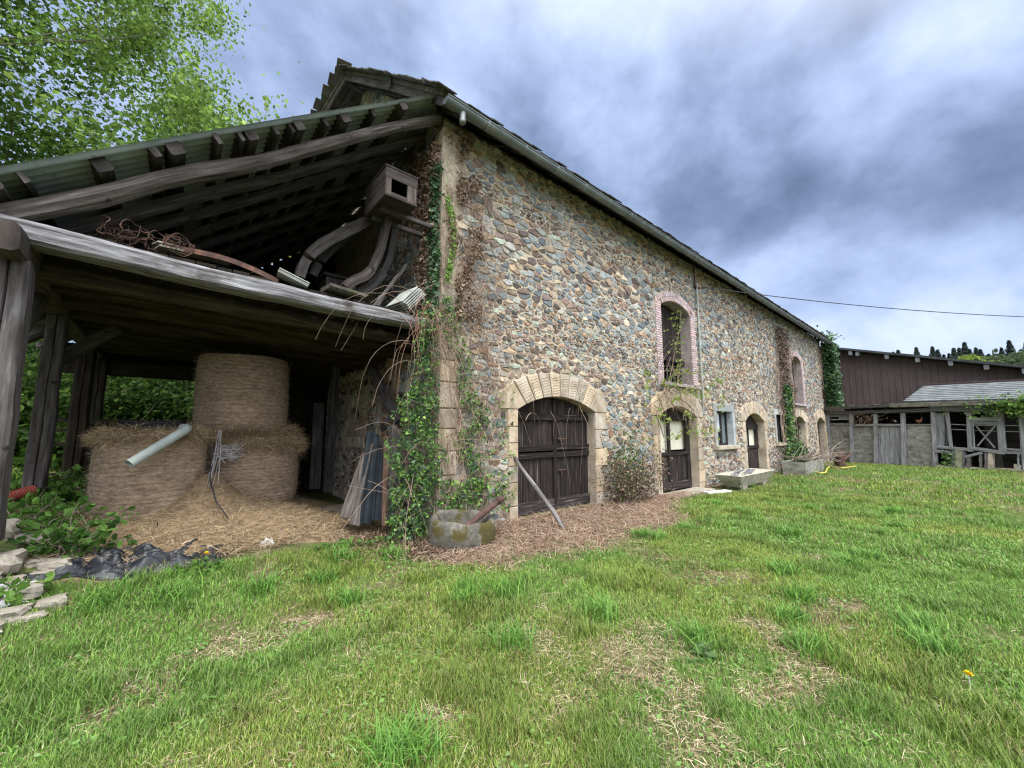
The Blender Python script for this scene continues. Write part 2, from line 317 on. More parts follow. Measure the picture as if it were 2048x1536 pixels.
BALEM = mat('baled_hay', [(.25, (.13, .095, .07)), (.5, (.28, .215, .165)), (.75, (.44, .36, .29))], scale=13, detail=9, stretch=(1, 1, 2.5), bump=.9, bscale=34, dist=.02, rough=.95, attr=.95)
YELLM = mat('yellow_plastic', [(.3, (.62, .50, .10)), (.7, (.75, .62, .16))], scale=4, bump=0, rough=.5)
WHITM = mat('white_plastic', [(.3, (.62, .63, .62)), (.7, (.80, .80, .78))], scale=9, bump=.3, rough=.6)
REDM = mat('red_ribbed_plastic', [(.3, (.17, .03, .022)), (.7, (.25, .05, .035))], scale=6, bump=.1, rough=.6)
CABLEM = mat('black_cable', [(.3, (.02, .02, .022)), (.7, (.035, .035, .04))], scale=4, bump=0, rough=.6)
NETM = mat('twine_net', [(.3, (.40, .38, .42)), (.7, (.62, .60, .64))], scale=9, bump=.2, rough=.8, attr=.8)
HENM = mat('feathers', [(.3, (.16, .07, .035)), (.7, (.30, .15, .08))], scale=20, bump=.3, rough=.9, attr=.9)

# ground: soil, thatch and moss
def ground_mat():
    m = bpy.data.materials.new('soil_and_thatch'); m.use_nodes = True; t = m.node_tree; b = t.nodes['Principled BSDF']
    tc = N(t, 'ShaderNodeTexCoord')
    def nz(s, d=8, r=.65):
        n = N(t, 'ShaderNodeTexNoise'); n.inputs['Scale'].default_value = s; n.inputs['Detail'].default_value = d; n.inputs['Roughness'].default_value = r; L(t, tc.outputs['Object'], n.inputs['Vector']); return n.outputs[0]
    r = N(t, 'ShaderNodeValToRGB'); L(t, nz(7), r.inputs[0]); e = r.color_ramp.elements
    e[0].position = .3; e[0].color = (.045, .034, .022, 1); e[1].position = .72; e[1].color = (.30, .245, .15, 1)
    q = e.new(.5); q.color = (.13, .10, .06, 1)
    mx = N(t, 'ShaderNodeMix', data_type='RGBA'); mr = N(t, 'ShaderNodeMapRange'); L(t, nz(1.6, 6), mr.inputs[0]); mr.inputs[1].default_value = .42; mr.inputs[2].default_value = .58
    L(t, mr.outputs[0], mx.inputs[0]); L(t, r.outputs[0], mx.inputs[6]); mx.inputs[7].default_value = (.075, .115, .028, 1)
    L(t, mx.outputs[2], b.inputs['Base Color']); b.inputs['Roughness'].default_value = .97; b.inputs['Specular IOR Level'].default_value = .1
    bp = N(t, 'ShaderNodeBump'); bp.inputs['Strength'].default_value = .8; bp.inputs['Distance'].default_value = .03; L(t, nz(18), bp.inputs['Height']); L(t, bp.outputs[0], b.inputs['Normal'])
    return m
GROUNDM = ground_mat()
# ------------------------------------------------------------------ ground
def make_ground():
    xs = np.unique(np.concatenate([np.linspace(-500, -30, 14), np.linspace(-30, -6, 25), np.arange(-6, 14, .22), np.arange(14, 34, .6), np.linspace(34, 90, 20), np.linspace(90, 700, 50)]))
    ys = np.unique(np.concatenate([np.linspace(-500, -30, 30), np.linspace(-30, -5, 20), np.arange(-5, 13, .22), np.linspace(13, 60, 30), np.linspace(60, 500, 20)]))
    Xg, Yg = np.meshgrid(xs, ys, indexing='ij'); Zg = gz(Xg, Yg); nx, ny = Xg.shape
    V = np.stack([Xg, Yg, Zg], -1).reshape(-1, 3); i = np.arange(nx-1)[:, None]*ny+np.arange(ny-1)[None]
    q = np.stack([i, i+ny, i+ny+1, i+1], -1).reshape(-1, 4)
    o = npmesh('ground', V, q.ravel(), np.arange(len(q))*4, GROUNDM, np.ones((len(q), 3)), smooth=True)
    o['kind'] = 'structure'
make_ground()
# ------------------------------------------------------------------ stone barn
BX0, BX1, BY, BYB, EAVE = 3.10, 28.75, 5.40, 13.7, 6.90
barn = emp('stone_barn', 'long two-storey rubble stone barn with arched dark wooden doors and a zinc gutter', 'barn', (BX0, BY, 0))
def arc_pts(x0, x1, zs, za, n=14):
    """points of a segmental arch from left spring to right spring"""
    w = (x1-x0)/2; r0 = za-zs; Rr = (w*w+r0*r0)/(2*r0); cz = za-Rr; cxx = (x0+x1)/2; a = math.asin(min(1, w/Rr))
    return [(cxx+Rr*math.sin(-a+2*a*i/n), cz+Rr*math.cos(-a+2*a*i/n)) for i in range(n+1)]
ARCHES = [ # x0, x1, zb, zs, za, outer top
    (4.75, 7.03, -.02, 1.98, 2.27, 2.74), (9.80, 12.00, -.15, 1.98, 2.27, 2.80), (15.95, 18.00, -.17, 1.92, 2.24, 2.68),
    (22.15, 24.10, -.17, 1.96, 2.26, 2.68), (26.40, 28.20, -.17, 1.98, 2.28, 2.70)]
UPPER = [(10.15, 11.95, 2.93, 5.14, 5.38, 5.66), (22.50, 24.30, 2.88, 5.04, 5.28, 5.50)]
CWIN = [(13.42, 14.72, 1.08, 2.23), (19.50, 20.75, 1.05, 2.27)]
def outline(o):
    x0, x1, zb, zs, za = o[:5]
    return [(x0, zb), (x1, zb)]+[p for p in reversed(arc_pts(x0, x1, zs, za))]
holes = [outline(o) for o in ARCHES]+[outline(o) for o in UPPER]+[[(a, c), (b, c), (b, d), (a, d)] for a, b, c, d in CWIN]
# extrados of the surrounds, for leaving the rubble out
def outer_test(x, z):
    for x0, x1, zb, zs, za, zo in ARCHES:
        if x0-.24 < x < x1+.24 and z < zs: return True
        if x0-.40 < x < x1+.40 and zs-.05 <= z < zo:
            xc = (x0+x1)/2; w = (x1-x0)/2+.42
            if z < zs+.2+(zo-zs-.2)*math.sqrt(max(0, 1-((x-xc)/w)**2)): return True
    for x0, x1, zb, zs, za, zo in UPPER:
        if x0-.28 < x < x1+.28 and zb-.1 < z < zs+.15: return True
        if x0-.28 < x < x1+.28 and z < zo-.02 and z > zb: 
            xc = (x0+x1)/2; w = (x1-x0)/2+.30
            if z < zs+(zo-zs)*math.sqrt(max(0, 1-((x-xc)/w)**2)): return True
    for a, b, c, d in CWIN:
        if a-.20 < x < b+.20 and c-.10 < z < d+.24: return True
    if x < BX0+.42 and z < 6.6:
        k = int((z+.2)/.38); wq = (.54, .32)[k % 2] if z < 3.6 else .28
        if x < BX0+wq: return True
    return False
# --- front wall sheet with real openings
wall = MB()
outer = [(BX0, -.6), (BX1, -.6), (BX1, EAVE), (BX0, EAVE)]
loops = [[Vector((x, z, 0)) for x, z in outer]]+[[Vector((x, z, 0)) for x, z in h] for h in holes]
flat = [p for l in loops for p in l]
for tri in tessellate_polygon(loops):
    P = [(flat[i].x, BY, flat[i].y) for i in tri]
    a = (P[1][0]-P[0][0])*(P[2][2]-P[0][2])-(P[1][2]-P[0][2])*(P[2][0]-P[0][0])
    if a < 0: P.reverse()
    wall.poly(P, mi=0)
# gable end wall (towards the hay shed) with the small niche, up to the ridge
RIDY, RIDZ = 9.56, 10.72
NY0, NY1, NZ0, NZS, NZA = 8.62, 9.72, 1.46, 1.75, 2.12
g_out = [(BY, -.6), (BYB, -.6), (BYB, EAVE), (RIDY, RIDZ-.15), (BY, EAVE)]
g_hole = [(NY0, NZ0), (NY1, NZ0)]+[p for p in reversed(arc_pts(NY0, NY1, NZS, NZA))]
loops = [[Vector((x, z, 0)) for x, z in l] for l in (g_out, g_hole)]; flat = [p for l in loops for p in l]
for tri in tessellate_polygon(loops): wall.poly([(BX0, flat[i].x, flat[i].y) for i in tri], mi=0)
for (a, b), (c, d) in zip(g_hole, g_hole[1:]+g_hole[:1]): wall.poly([(BX0, a, b), (BX0, c, d), (BX0+.4, c, d), (BX0+.4, a, b)], mi=0)
wall.poly([(BX0+.4, a, b) for a, b in g_hole], mi=0)
# far gable and back wall
wall.poly([(BX1, y, z) for y, z in g_out], mi=0)
wall.poly([(BX0, BYB, -.6), (BX0, BYB, EAVE), (BX1, BYB, EAVE), (BX1, BYB, -.6)], mi=0)
# --- stones
PAL = {'b': [(.165, .19, .205), (.21, .235, .245), (.25, .27, .27), (.13, .15, .17), (.28, .29, .275), (.20, .21, .205)],
       'r': [(.17, .125, .105), (.21, .155, .125), (.13, .098, .085), (.25, .19, .15), (.20, .145, .13), (.25, .16, .11), (.155, .125, .12)],
       't': [(.36, .30, .225), (.32, .275, .215), (.41, .35, .27), (.33, .25, .17)],
       'k': [(.075, .065, .06), (.10, .088, .08), (.11, .113, .115)],
       'g': [(.27, .26, .235), (.24, .225, .20), (.33, .31, .27), (.30, .345, .29)]}
def clip(poly, nx, ny, c):
    outp = []; n = len(poly); pd = poly[-1][0]*nx+poly[-1][1]*ny-c; pp = poly[-1]
    for q in poly:
        d = q[0]*nx+q[1]*ny-c
        if (d < 0) != (pd < 0):
            t = pd/(pd-d); outp.append((pp[0]+(q[0]-pp[0])*t, pp[1]+(q[1]-pp[1])*t))
        if d < 0: outp.append(q)
        pd = d; pp = q
    return outp
def rubble(mb, U0, U1, V0, V1, mp3, excl, mi, tall=1., fat=1., bigs=.9, seed=1, lod=lambda u: 1, keep=lambda u, v: True):
    rd = random.Random(seed); seeds = []; big = []; AN = 1.75
    nb = int((U1-U0)*(V1-V0)*6*bigs)
    for _ in range(nb):
        u = rd.uniform(U0, U1); v = rd.uniform(V0, V1)
        z = mnoise.noise((u*.35+seed*9, v*.55, 3.3))*.7+.34*ss((v-3.5)/1.0)-.10*ss((3.7-v)/.5)*ss((v-2.3)/.5)+.18*ss((2.2-v)/.6)
        if rd.random() < .20+1.3*z:
            r = rd.uniform(.10, .235)*(1 if z > 0 else .75)*fat
            if all((u-a)**2+((v-b)*1.35)**2 > (.80*(r+c))**2 for a, b, c in big[-400:]): big.append((u, v, r))
    grid = {}
    for a, b, c in big: grid.setdefault((int(a//.5), int(b//.5)), []).append((a, b, c))
    v = V0-.1
    while v < V1+.1:
        h = rd.choice((.04, .05, .06, .07, .08, .10, .125))*fat; u = U0-rd.random()*.3
        while u < U1+.2:
            w = h*rd.uniform(1.3, 3.6); w = max(w, .075*fat)
            su = u+w/2+rd.uniform(-.2, .2)*w; sv = v+h/2+rd.uniform(-.28, .28)*h+.10*mnoise.noise((u*.45, v*.8, seed*3.))
            gi, gj = int(su//.5), int(sv//.5)
            if not any((su-a)**2+((sv-b)*1.5)**2 < (c*1.04)**2 for i in (-1, 0, 1) for j in (-1, 0, 1) for a, b, c in grid.get((gi+i, gj+j), ())): seeds.append((su, sv, h, 0))
            u += w
        v += h
    seeds += [(a, b, c*1.2, 1) for a, b, c in big]
    G = {}; cs = .22*fat
    for i, s in enumerate(seeds): G.setdefault((int(s[0]//cs), int(s[1]//cs)), []).append(i)
    for i, (u, v, h, isb) in enumerate(seeds):
        if not (U0-.05 < u < U1+.02 and V0-.1 < v < V1) or excl(u, v) or not keep(u, v): continue
        gi, gj = int(u//cs), int(v//cs); nb = []
        for a in (-2, -1, 0, 1, 2):
            for b in (-2, -1, 0, 1, 2):
                for j in G.get((gi+a, gj+b), ()):
                    if j != i: q = seeds[j]; nb.append(((q[0]-u)**2+((q[1]-v)*AN)**2, j))
        nb.sort(); P = [(u-.4, v-.3), (u+.4, v-.3), (u+.4, v+.3), (u-.4, v+.3)]
        for d2, j in nb[:24]:
            q = seeds[j]; dx, dy = q[0]-u, (q[1]-v)*AN*AN; l = math.hypot(dx, dy)+1e-9; dx /= l; dy /= l; tl = rd.uniform(-.16, .16); dx, dy = dx-dy*tl, dy+dx*tl
            P = clip(P, dx, dy, dx*(u+q[0])/2+dy*(v+q[1])/2-rd.choice((.003, .005, .008, .013, .019)))
            if len(P) < 3: break
        if len(P) < 3: continue
        P = [(max(U0+.004, min(U1-.004, x)), y) for x, y in P]
        # angular, slightly rounded outline
        Q = []; n = len(P)
        for k in range(n):
            a, b = P[k], P[(k+1) % n]; l = math.hypot(a[0]-b[0], a[1]-b[1])
            if l < .018: Q.append(((a[0]+b[0])/2, (a[1]+b[1])/2)); continue
            e = min(.32, rd.uniform(.006, .02)/l); jj = min(.012, .085*l)
            for t in (e, 1-e): Q.append((a[0]+(b[0]-a[0])*t+rd.uniform(-jj, jj), a[1]+(b[1]-a[1])*t+rd.uniform(-jj, jj)))
        if len(Q) < 4: continue
        cu = sum(q[0] for q in Q)/len(Q); cv = sum(q[1] for q in Q)/len(Q)
        size = max(q[0] for q in Q)-min(q[0] for q in Q)
        # colour by patch and size
        z = mnoise.noise((u*.30+5+seed, v*.42, 1.7)); x = rd.random()
        pb = .20+.55*max(-.3, z)+(.36 if isb else 0)+.22*ss((v-3.6)/1.2)
        key = 'b' if x < pb else ('r' if x < pb+.40*(1-.6*pb) else ('t' if x < pb+.40*(1-.6*pb)+.16 else ('g' if x < .93 else 'k')))
        if isb and key == 'k': key = 'g'
        c0 = rd.choice(PAL[key]); f = rd.uniform(.85, 1.65); c0 = (c0[0]*f, c0[1]*f, c0[2]*f)
        pr = rd.uniform(.004, .026)+(.007 if isb else 0); tx = rd.uniform(-.10, .10); ty = rd.uniform(-.14, .10)
        near = lod(u)
        rings = [(1.0, -.006), (.965, pr*.72), (.80, pr)] if near else [(1.0, -.004), (.90, pr)]
        b0 = len(mb.v); k = len(Q)
        for sc, w in rings:
            for (x, y) in Q:
                xx = cu+(x-cu)*sc; yy = cv+(y-cv)*sc; ww = w+((xx-cu)*tx+(yy-cv)*ty+rd.uniform(-.003, .003) if w > 0 else 0)
                mb.v.append(mp3(xx, yy, ww))
        for r_ in range(len(rings)-1):
            for j in range(k):
                j2 = (j+1) % k; mb.f.append([b0+r_*k+j, b0+r_*k+j2, b0+(r_+1)*k+j2, b0+(r_+1)*k+j]); mb.m.append(mi); mb.c.append(c0); mb.uv.append([(0, 0)]*4)
        mb.f.append([b0+(len(rings)-1)*k+j for j in range(k)]); mb.m.append(mi); mb.c.append(c0); mb.uv.append([(0, 0)]*k)
rubble(wall, BX0, BX1, -.3, EAVE, lambda u, v, w: (u, BY-w, v), outer_test, 1, seed=1, lod=lambda u: u < 15)
def gab_excl(y, z):
    if NY0-.2 < y < NY1+.2 and NZ0-.25 < z < NZA+.25: return True
    top = EAVE+(RIDZ-.15-EAVE)*(1-abs(y-RIDY)/(RIDY-BY))
    return z > top-.05
rubble(wall, BY+.02, 12.0, -.1, 10.5, lambda u, v, w: (BX0-w, u, v), gab_excl, 1, seed=2, fat=1.15, lod=lambda u: 0,
       keep=lambda y, z: z < 3.4 or y < 8.2 or z > 7.4)
wall.build('wall', [MORTM, STONEM], barn)

# --- reveals, dressed surrounds
def reveal(o, name, depth, m, col=(1, 1, 1)):
    mb = MB(); ol = outline(o) if len(o) > 4 else [(o[0], o[2]), (o[1], o[2]), (o[1], o[3]), (o[0], o[3])]
    for (a, b), (c, d) in zip(ol, ol[1:]+ol[:1]):
        n = max(1, int(math.hypot(a-c, b-d)/.33)) if abs(a-c) < .01 else 1
        for i in range(n):
            t0, t1 = i/n, (i+1)/n; f = random.uniform(.82, 1.1); k = (col[0]*f, col[1]*f, col[2]*f)
            g = .005 if n > 1 else 0
            p = lambda t, y: (a+(c-a)*t, y, b+(d-b)*t)
            mb.poly([p(t0, BY), p(t1, BY), p(t1, BY+depth), p(t0, BY+depth)], col=k)
    return mb
def block(mb, P, y, pr, bev=.012, col=(1, 1, 1), bulge=0., rot=None):
    """dressed block: outline P in the wall plane (X, Z), standing pr proud of y"""
    cx_ = sum(p[0] for p in P)/len(P); cz_ = sum(p[1] for p in P)/len(P); k = len(P); b = len(mb.v)
    rad = sum(math.hypot(p[0]-cx_, p[1]-cz_) for p in P)/k
    for s_, w in ((1, -.02), (1, pr-bev), (1-bev/rad, pr)):
        for x, z in P:
            j = random.uniform(-.003, .003)
            mb.v.append((cx_+(x-cx_)*s_+j, y-w+random.uniform(-.002, .002), cz_+(z-cz_)*s_+j))
    mb.v.append((cx_, y-pr-bulge, cz_)); uv = [(0, 0)]*4
    for r_ in (0, 1):
        for j in range(k):
            j2 = (j+1) % k; mb.f.append([b+r_*k+j, b+r_*k+j2, b+(r_+1)*k+j2, b+(r_+1)*k+j]); mb.m.append(0); mb.c.append(col); mb.uv.append(uv)
    for j in range(k): mb.f.append([b+2*k+j, b+2*k+(j+1) % k, b+3*k]); mb.m.append(0); mb.c.append(col); mb.uv.append(uv[:3])
def tint(): 
    f = random.uniform(.74, 1.12); w = random.uniform(-.05, .09); return (f*(1+w), f, f*(1-w*1.4))
for oi, (x0, x1, zb, zs, za, zo) in enumerate(ARCHES):
    o_ = ARCHES[oi]; mb = reveal(o_, 'r', .36, DRESSM, (.92, .92, .92))
    for side in (-1, 1):
        z = zb-.12; k = 0
        while z < zs-.05:
            h = random.uniform(.28, .42); z2 = min(zs-.0, z+h)
            if zs-z2 < .15: z2 = zs
            w = random.choice((.22, .24, .40, .36)) if k % 2 else random.choice((.20, .22, .33)); k += 1
            e = x0 if side < 0 else x1; xs_ = sorted((e, e+side*w))
            if oi == 4 and side > 0: xs_[1] = min(xs_[1], BX1-.03)
            block(mb, [(xs_[0], z+.006), (xs_[1], z+.006), (xs_[1], z2-.006), (xs_[0], z2-.006)], BY, .036, col=tint(), bulge=.004)
            z = z2
    # voussoirs
    n = 10 if oi == 0 else 9; w = (x1-x0)/2; r0 = za-zs; Rr = (w*w+r0*r0)/(2*r0); cz_ = za-Rr; xc = (x0+x1)/2; a = math.asin(min(1, w/Rr))
    def ext(t):  # extrados point for parameter -1..1
        ow = w+.42; x = xc+t*ow; 
        return (x, zs+.14+(zo-zs-.14)*math.sqrt(max(0, 1-(abs(t)**1.9)*.97)))
    for i in range(n):
        t0, t1 = -1+2*i/n, -1+2*(i+1)/n; g = .012
        pin = lambda t: (xc+Rr*math.sin(a*t), cz_+Rr*math.cos(a*t))
        q0, q1, e0, e1 = pin(t0+g), pin(t1-g), ext(t0+g*.8), ext(t1-g*.8)
        P = [q0, q1, e1, e0]
        if i == 0: P = [q0, q1, e1, (x0-.40, e0[1]+.02), (x0-.42, zs+.005), (x0, zs+.005)][1:]; 
        if i == n-1: P = [q0, (x1, zs+.005), (min(x1+.42, BX1-.03), zs+.005), (min(x1+.40, BX1-.03), e1[1]+.02), e0]
        block(mb, P, BY, .042, col=tint(), bulge=.006)
        # tooling grooves: short raised chisel ridges
        mxx = ((q0[0]+q1[0])/2, (q0[1]+q1[1])/2); mo = ((e0[0]+e1[0])/2, (e0[1]+e1[1])/2)
        if oi < 3 and 0 < i < n-1:
            for k in range(7):
                t = .16+.11*k; wv = .36
                A = (q0[0]*(1-t)+e0[0]*t, q0[1]*(1-t)+e0[1]*t); B = (q1[0]*(1-t)+e1[0]*t, q1[1]*(1-t)+e1[1]*t)
                A2 = (A[0]+(B[0]-A[0])*.16, A[1]+(B[1]-A[1])*.16-.012); B2 = (A[0]+(B[0]-A[0])*.84, A[1]+(B[1]-A[1])*.84+.012)
                mb.beam((A2[0], BY-.045, A2[1]), (B2[0], BY-.045, B2[1]), .014, .012, col=tint(), ch=.3)
    mb.build('door_surround', DRESSM, barn)
for x0, x1, zb, zs, za, zo in UPPER:
    mb = reveal((x0, x1, zb, zs, za), 'r', .36, BRICKM, (.62, .66, .60))  # reveal darkened: the shade inside the opening is put in its brick colour
    for side in (-1, 1):
        z = zb-.1; k = 0
        while z < zs+.02:
            e = x0 if side < 0 else x1
            split = (.22, .30) if k % 2 else (.11, .30); prev = 0
            if k % 2: prev = 0
            for s_ in split:
                xs_ = sorted((e+side*(prev+.004), e+side*(s_-.004)))
                block(mb, [(xs_[0], z+.004), (xs_[1], z+.004), (xs_[1], z+.062), (xs_[0], z+.062)], BY, .03, bev=.006, col=tint())
                prev = s_
            z += .070; k += 1
    n = 26; w = (x1-x0)/2; r0 = za-zs; Rr = (w*w+r0*r0)/(2*r0); cz_ = za-Rr; xc = (x0+x1)/2; a = math.asin(min(1, w/Rr)); ex = (w+.30)/w
    for i in range(n):
        for ra, rb in ((.002, .14), (.148, .28)):
            t0, t1 = (-1+2*i/n+.008)*ex*.985, (-1+2*(i+1)/n-.008)*ex*.985
            P = [(xc+(Rr+r_)*math.sin(a*t), cz_+(Rr+r_)*math.cos(a*t)) for r_, t in ((ra, t0), (ra, t1), (rb, t1), (rb, t0))]
            if ra < .1 and (min(p[0] for p in P) < x0-.0 or max(p[0] for p in P) > x1+.0): continue
            if max(abs(p[0]-xc) for p in P) > w+.34: continue
            block(mb, P, BY, .034, bev=.006, col=tint())
    mb.box((xc, BY-.03, zb-.05), (x1-x0+.5, .22, .09), col=(.7, .75, .78))
    mb.build('brick_surround', BRICKM, barn)
# niche surround in bricks on the gable
mb = MB()
n = 18; w = (NY1-NY0)/2; r0 = NZA-NZS; Rr = (w*w+r0*r0)/(2*r0); cz_ = NZA-Rr; yc = (NY0+NY1)/2; a = math.asin(min(1, w/Rr))
def gblock(P, pr):
    b = len(mb.v); c_ = (sum(p[0] for p in P)/4, sum(p[1] for p in P)/4); col = tint()
    for s_, wd in ((1, -.02), (1, pr-.008), (.93, pr)):
        for y, z in P: mb.v.append((BX0-wd, c_[0]+(y-c_[0])*s_, c_[1]+(z-c_[1])*s_))
    for r_ in (0, 1):
        for j in range(4): mb.face([b+r_*4+j, b+r_*4+(j+1) % 4, b+r_*4+4+(j+1) % 4, b+r_*4+4+j], col=col)
    mb.face([b+8, b+9, b+10, b+11], col=col)
for i in range(n):
    t0, t1 = -1+2*i/n+.02, -1+2*(i+1)/n-.02
    gblock([(yc+(Rr+r_)*math.sin(a*t), cz_+(Rr+r_)*math.cos(a*t)) for r_, t in ((.002, t0), (.002, t1), (.24, t1), (.24, t0))], .035)
for z in np.arange(NZ0, NZS-.02, .075):
    gblock([(NY0-.24, z), (NY0-.005, z), (NY0-.005, z+.065), (NY0-.24, z+.065)], .035); gblock([(NY1+.005, z), (NY1+.24, z), (NY1+.24, z+.065), (NY1+.005, z+.065)], .035)
for y in np.arange(NY0-.2, NY1+.15, .075): gblock([(y, NZ0-.24), (y+.067, NZ0-.24), (y+.067, NZ0-.01), (y, NZ0-.01)], .05)
mb.build('niche_surround', DRESSM, barn)
# corner quoins and the strip of old render above them
mb = MB(); z = -.2; k = 0
while z < 3.62:
    h = random.uniform(.32, .46); wq = (.56, .34)[k % 2]; wg = (.26, .42)[k % 2]; t_ = tint(); k += 1
    block(mb, [(BX0-.03, z+.007), (BX0+wq, z+.007), (BX0+wq, z+h-.007), (BX0-.03, z+h-.007)], BY, .04, bev=.02, col=t_, bulge=.008)
    mb.box((BX0+.01, BY+wg/2-.02, z+h/2), (.08, wg, h-.014), col=t_); z += h
mb.build('corner_stone', DRESSM, barn)
mb = MB(); n = 46; ed = [(BX0+.31+.17*mnoise.noise((i*.55, 2, 0)), z+(6.72-z)*i/n) for i in range(n+1)]
for i in range(n):
    (xa, za_), (xb, zb_) = ed[i], ed[i+1]; p0 = .03+.012*mnoise.noise((i*.5, 0, 0)); p1 = .03+.012*mnoise.noise((i*.5+.5, 0, 0))
    mb.poly([(BX0-.03, BY-p0, za_), (xa, BY-p0*.8, za_), (xb, BY-p1*.8, zb_), (BX0-.03, BY-p1, zb_)])
    mb.poly([(xa, BY-p0*.8, za_), (xa+.03, BY+.02, za_), (xb+.03, BY+.02, zb_), (xb, BY-p1*.8, zb_)])
    mb.poly([(BX0-.03, BY+.25, za_), (BX0-.03, BY-p0, za_), (BX0-.03, BY-p1, zb_), (BX0-.03, BY+.25, zb_)])
mb.build('render_strip', PLASTM, barn)
# concrete framed windows
for wi, (a, b, c, d) in enumerate(CWIN):
    mb = reveal((a, b, c, d), 'r', .22, CONCB); BYs = BY; BY = BY-.13
    BY = BYs
    for (p, q, r_, s_) in ((a-.20, b+.20, d, d+.24), (a-.20, a, c, d), (b, b+.20, c, d)):
        block(mb, [(p, r_), (q, r_), (q, s_), (p, s_)], BY, .05, bev=.012, col=tint())
    mb.build('window_frame', CONCB, barn)
    sl_ = MB(); sl_.beam((a-.26, BY-.05, c-.055), (b+.26, BY-.05, c-.055), .22, .11, ch=.06, col=(.95, .9, .8)); sl_.build('window_sill', CONCM, barn)
    BY = BYs-.13; wn = MB()
    for x in (a+.03, b-.03): wn.box((x, BY+.31, (c+d)/2), (.07, .06, d-c))
    for z in (c+.04, d-.04): wn.box(((a+b)/2, BY+.312, z), (b-a, .05, .07))
    wn.box(((a+b)/2+.12, BY+.30, (c+d)/2), (.16, .05, d-c-.02)); wn.box((a+.35, BY+.305, c+.44), (.7, .04, .04), col=(2, 2, 2))
    w_ = wn.build('window', WOODD, barn)
    pn = MB(); pn.box(((a+b)/2, BY+.33, (c+d)/2), (b-a-.08, .012, d-c-.08)); pn.build('pane', GLASSM, w_)
    cu = MB(); cu.sweep([(a+.06+i*.06, BY+.285+.012*math.sin(i*1.9), c+.46) for i in range(11)], [[(-.004, 0), (.004, 0), (.004, d-c-.52), (-.004, d-c-.52)]]*11)
    cu.build('curtain', CURTM, w_); BY = BYs
# --- roof
def roof():
    mb = MB(); th = .10; pts = []
    prof = [(4.93, 6.93, 2.80), (7.2, 8.84, 2.72), (RIDY, RIDZ, 2.58), (10.66, 10.08, 2.30), (BYB+.4, 7.15, 2.30)]
    xs = [None]+list(np.arange(4, 29.2, 1.2))+[29.35]
    grid = []
    for y, z, xg in prof:
        row = []
        for x in xs:
            xx = xg if x is None else x; row.append((xx, y, z+.03*mnoise.noise((xx*.5, y, 0))))
        grid.append(row)
    nr, nc = len(grid), len(grid[0]); b = len(mb.v)
    for dz in (0, -th):
        for row in grid:
            for p in row: mb.v.append((p[0], p[1], p[2]+dz))
    T = lambda i, j, k: b+k*nr*nc+i*nc+j
    for i in range(nr-1):
        for j in range(nc-1):
            mb.face([T(i, j, 0), T(i, j+1, 0), T(i+1, j+1, 0), T(i+1, j, 0)]); mb.face([T(i, j, 1), T(i+1, j, 1), T(i+1, j+1, 1), T(i, j+1, 1)], col=(.6, .55, .5))
        for j in (0, nc-1): mb.face([T(i, j, 0), T(i+1, j, 0), T(i+1, j, 1), T(i, j, 1)])
    for i in (0, nr-1):
        for j in range(nc-1): mb.face([T(i, j, 0), T(i, j, 1), T(i, j+1, 1), T(i, j+1, 0)])
    # ragged slates along the verge and eave
    for (ya, za_, xa), (yb, zb_, xb) in zip(prof[:4], prof[1:]):
        n = int(math.hypot(yb-ya, zb_-za_)/.16)
        for i in range(n):
            t = (i+random.uniform(-.2, .2))/n; y = ya+(yb-ya)*t; z = za_+(zb_-za_)*t; x = xa+(xb-xa)*t; an = math.atan2(zb_-za_, yb-ya)
            mb.box((x+random.uniform(-.04, .10), y, z+.035), (.34, .30, .018), rot=Matrix.Rotation(an+random.uniform(-.1, .1), 3, 'X') @ Matrix.Rotation(random.uniform(-.15, .15), 3, 'Z'), col=(random.uniform(.7, 1.2),)*3)
    for x in np.arange(2.9, 29.3, .24):
        mb.box((x, 5.02+random.uniform(-.03, .02), 7.02), (.23, .34, .02), rot=Matrix.Rotation(.69, 3, 'X') @ Matrix.Rotation(random.uniform(-.06, .06), 3, 'Z'), col=(random.uniform(.6, 1.1),)*3)
    rf = mb.build('roof', SLATEM, barn)
    rb = MB()   # eave rafters, wall plate, verge boards
    for x in np.arange(3.3, 29.2, .62):
        rb.beam((x, 4.98, 6.76), (x, 6.4, 7.96), .09, .11, col=(random.uniform(.5, .9),)*3)
    rb.beam((BX0-.1, BY+.12, 6.92), (BX1, BY+.12, 6.92), .2, .16, seg=12, col=(.7, .7, .7))
    rb.beam((2.85, 4.99, 6.79), (29.3, 4.99, 6.79), .03, .15, seg=20, rough=.004, col=(.8, .8, .8))
    rb.build('eave_timber', WOODG, barn)
    rk = MB()
    for (ya, za_, xa), (yb, zb_, xb) in zip(prof[:3], prof[1:4]):
        rk.beam((xa+.05, ya, za_-.17), (xb+.05, yb, zb_-.17), .05, .17, seg=5, rough=.01)
        rk.beam((xa+.30, ya, za_-.21), (xb+.30, yb, zb_-.21), .10, .14, seg=5, rough=.01, col=(.6, .6, .6))
    for y, z in ((6.9, 8.45), (8.3, 9.6), (RIDY, RIDZ-.28), (10.4, 10.1)): rk.beam((2.42 if y > 10 else 2.7, y, z), (BX0+.2, y, z), .16, .18, rough=.01, col=(.7, .7, .7))
    rk.build('verge_timber', WOODG, barn)
roof()
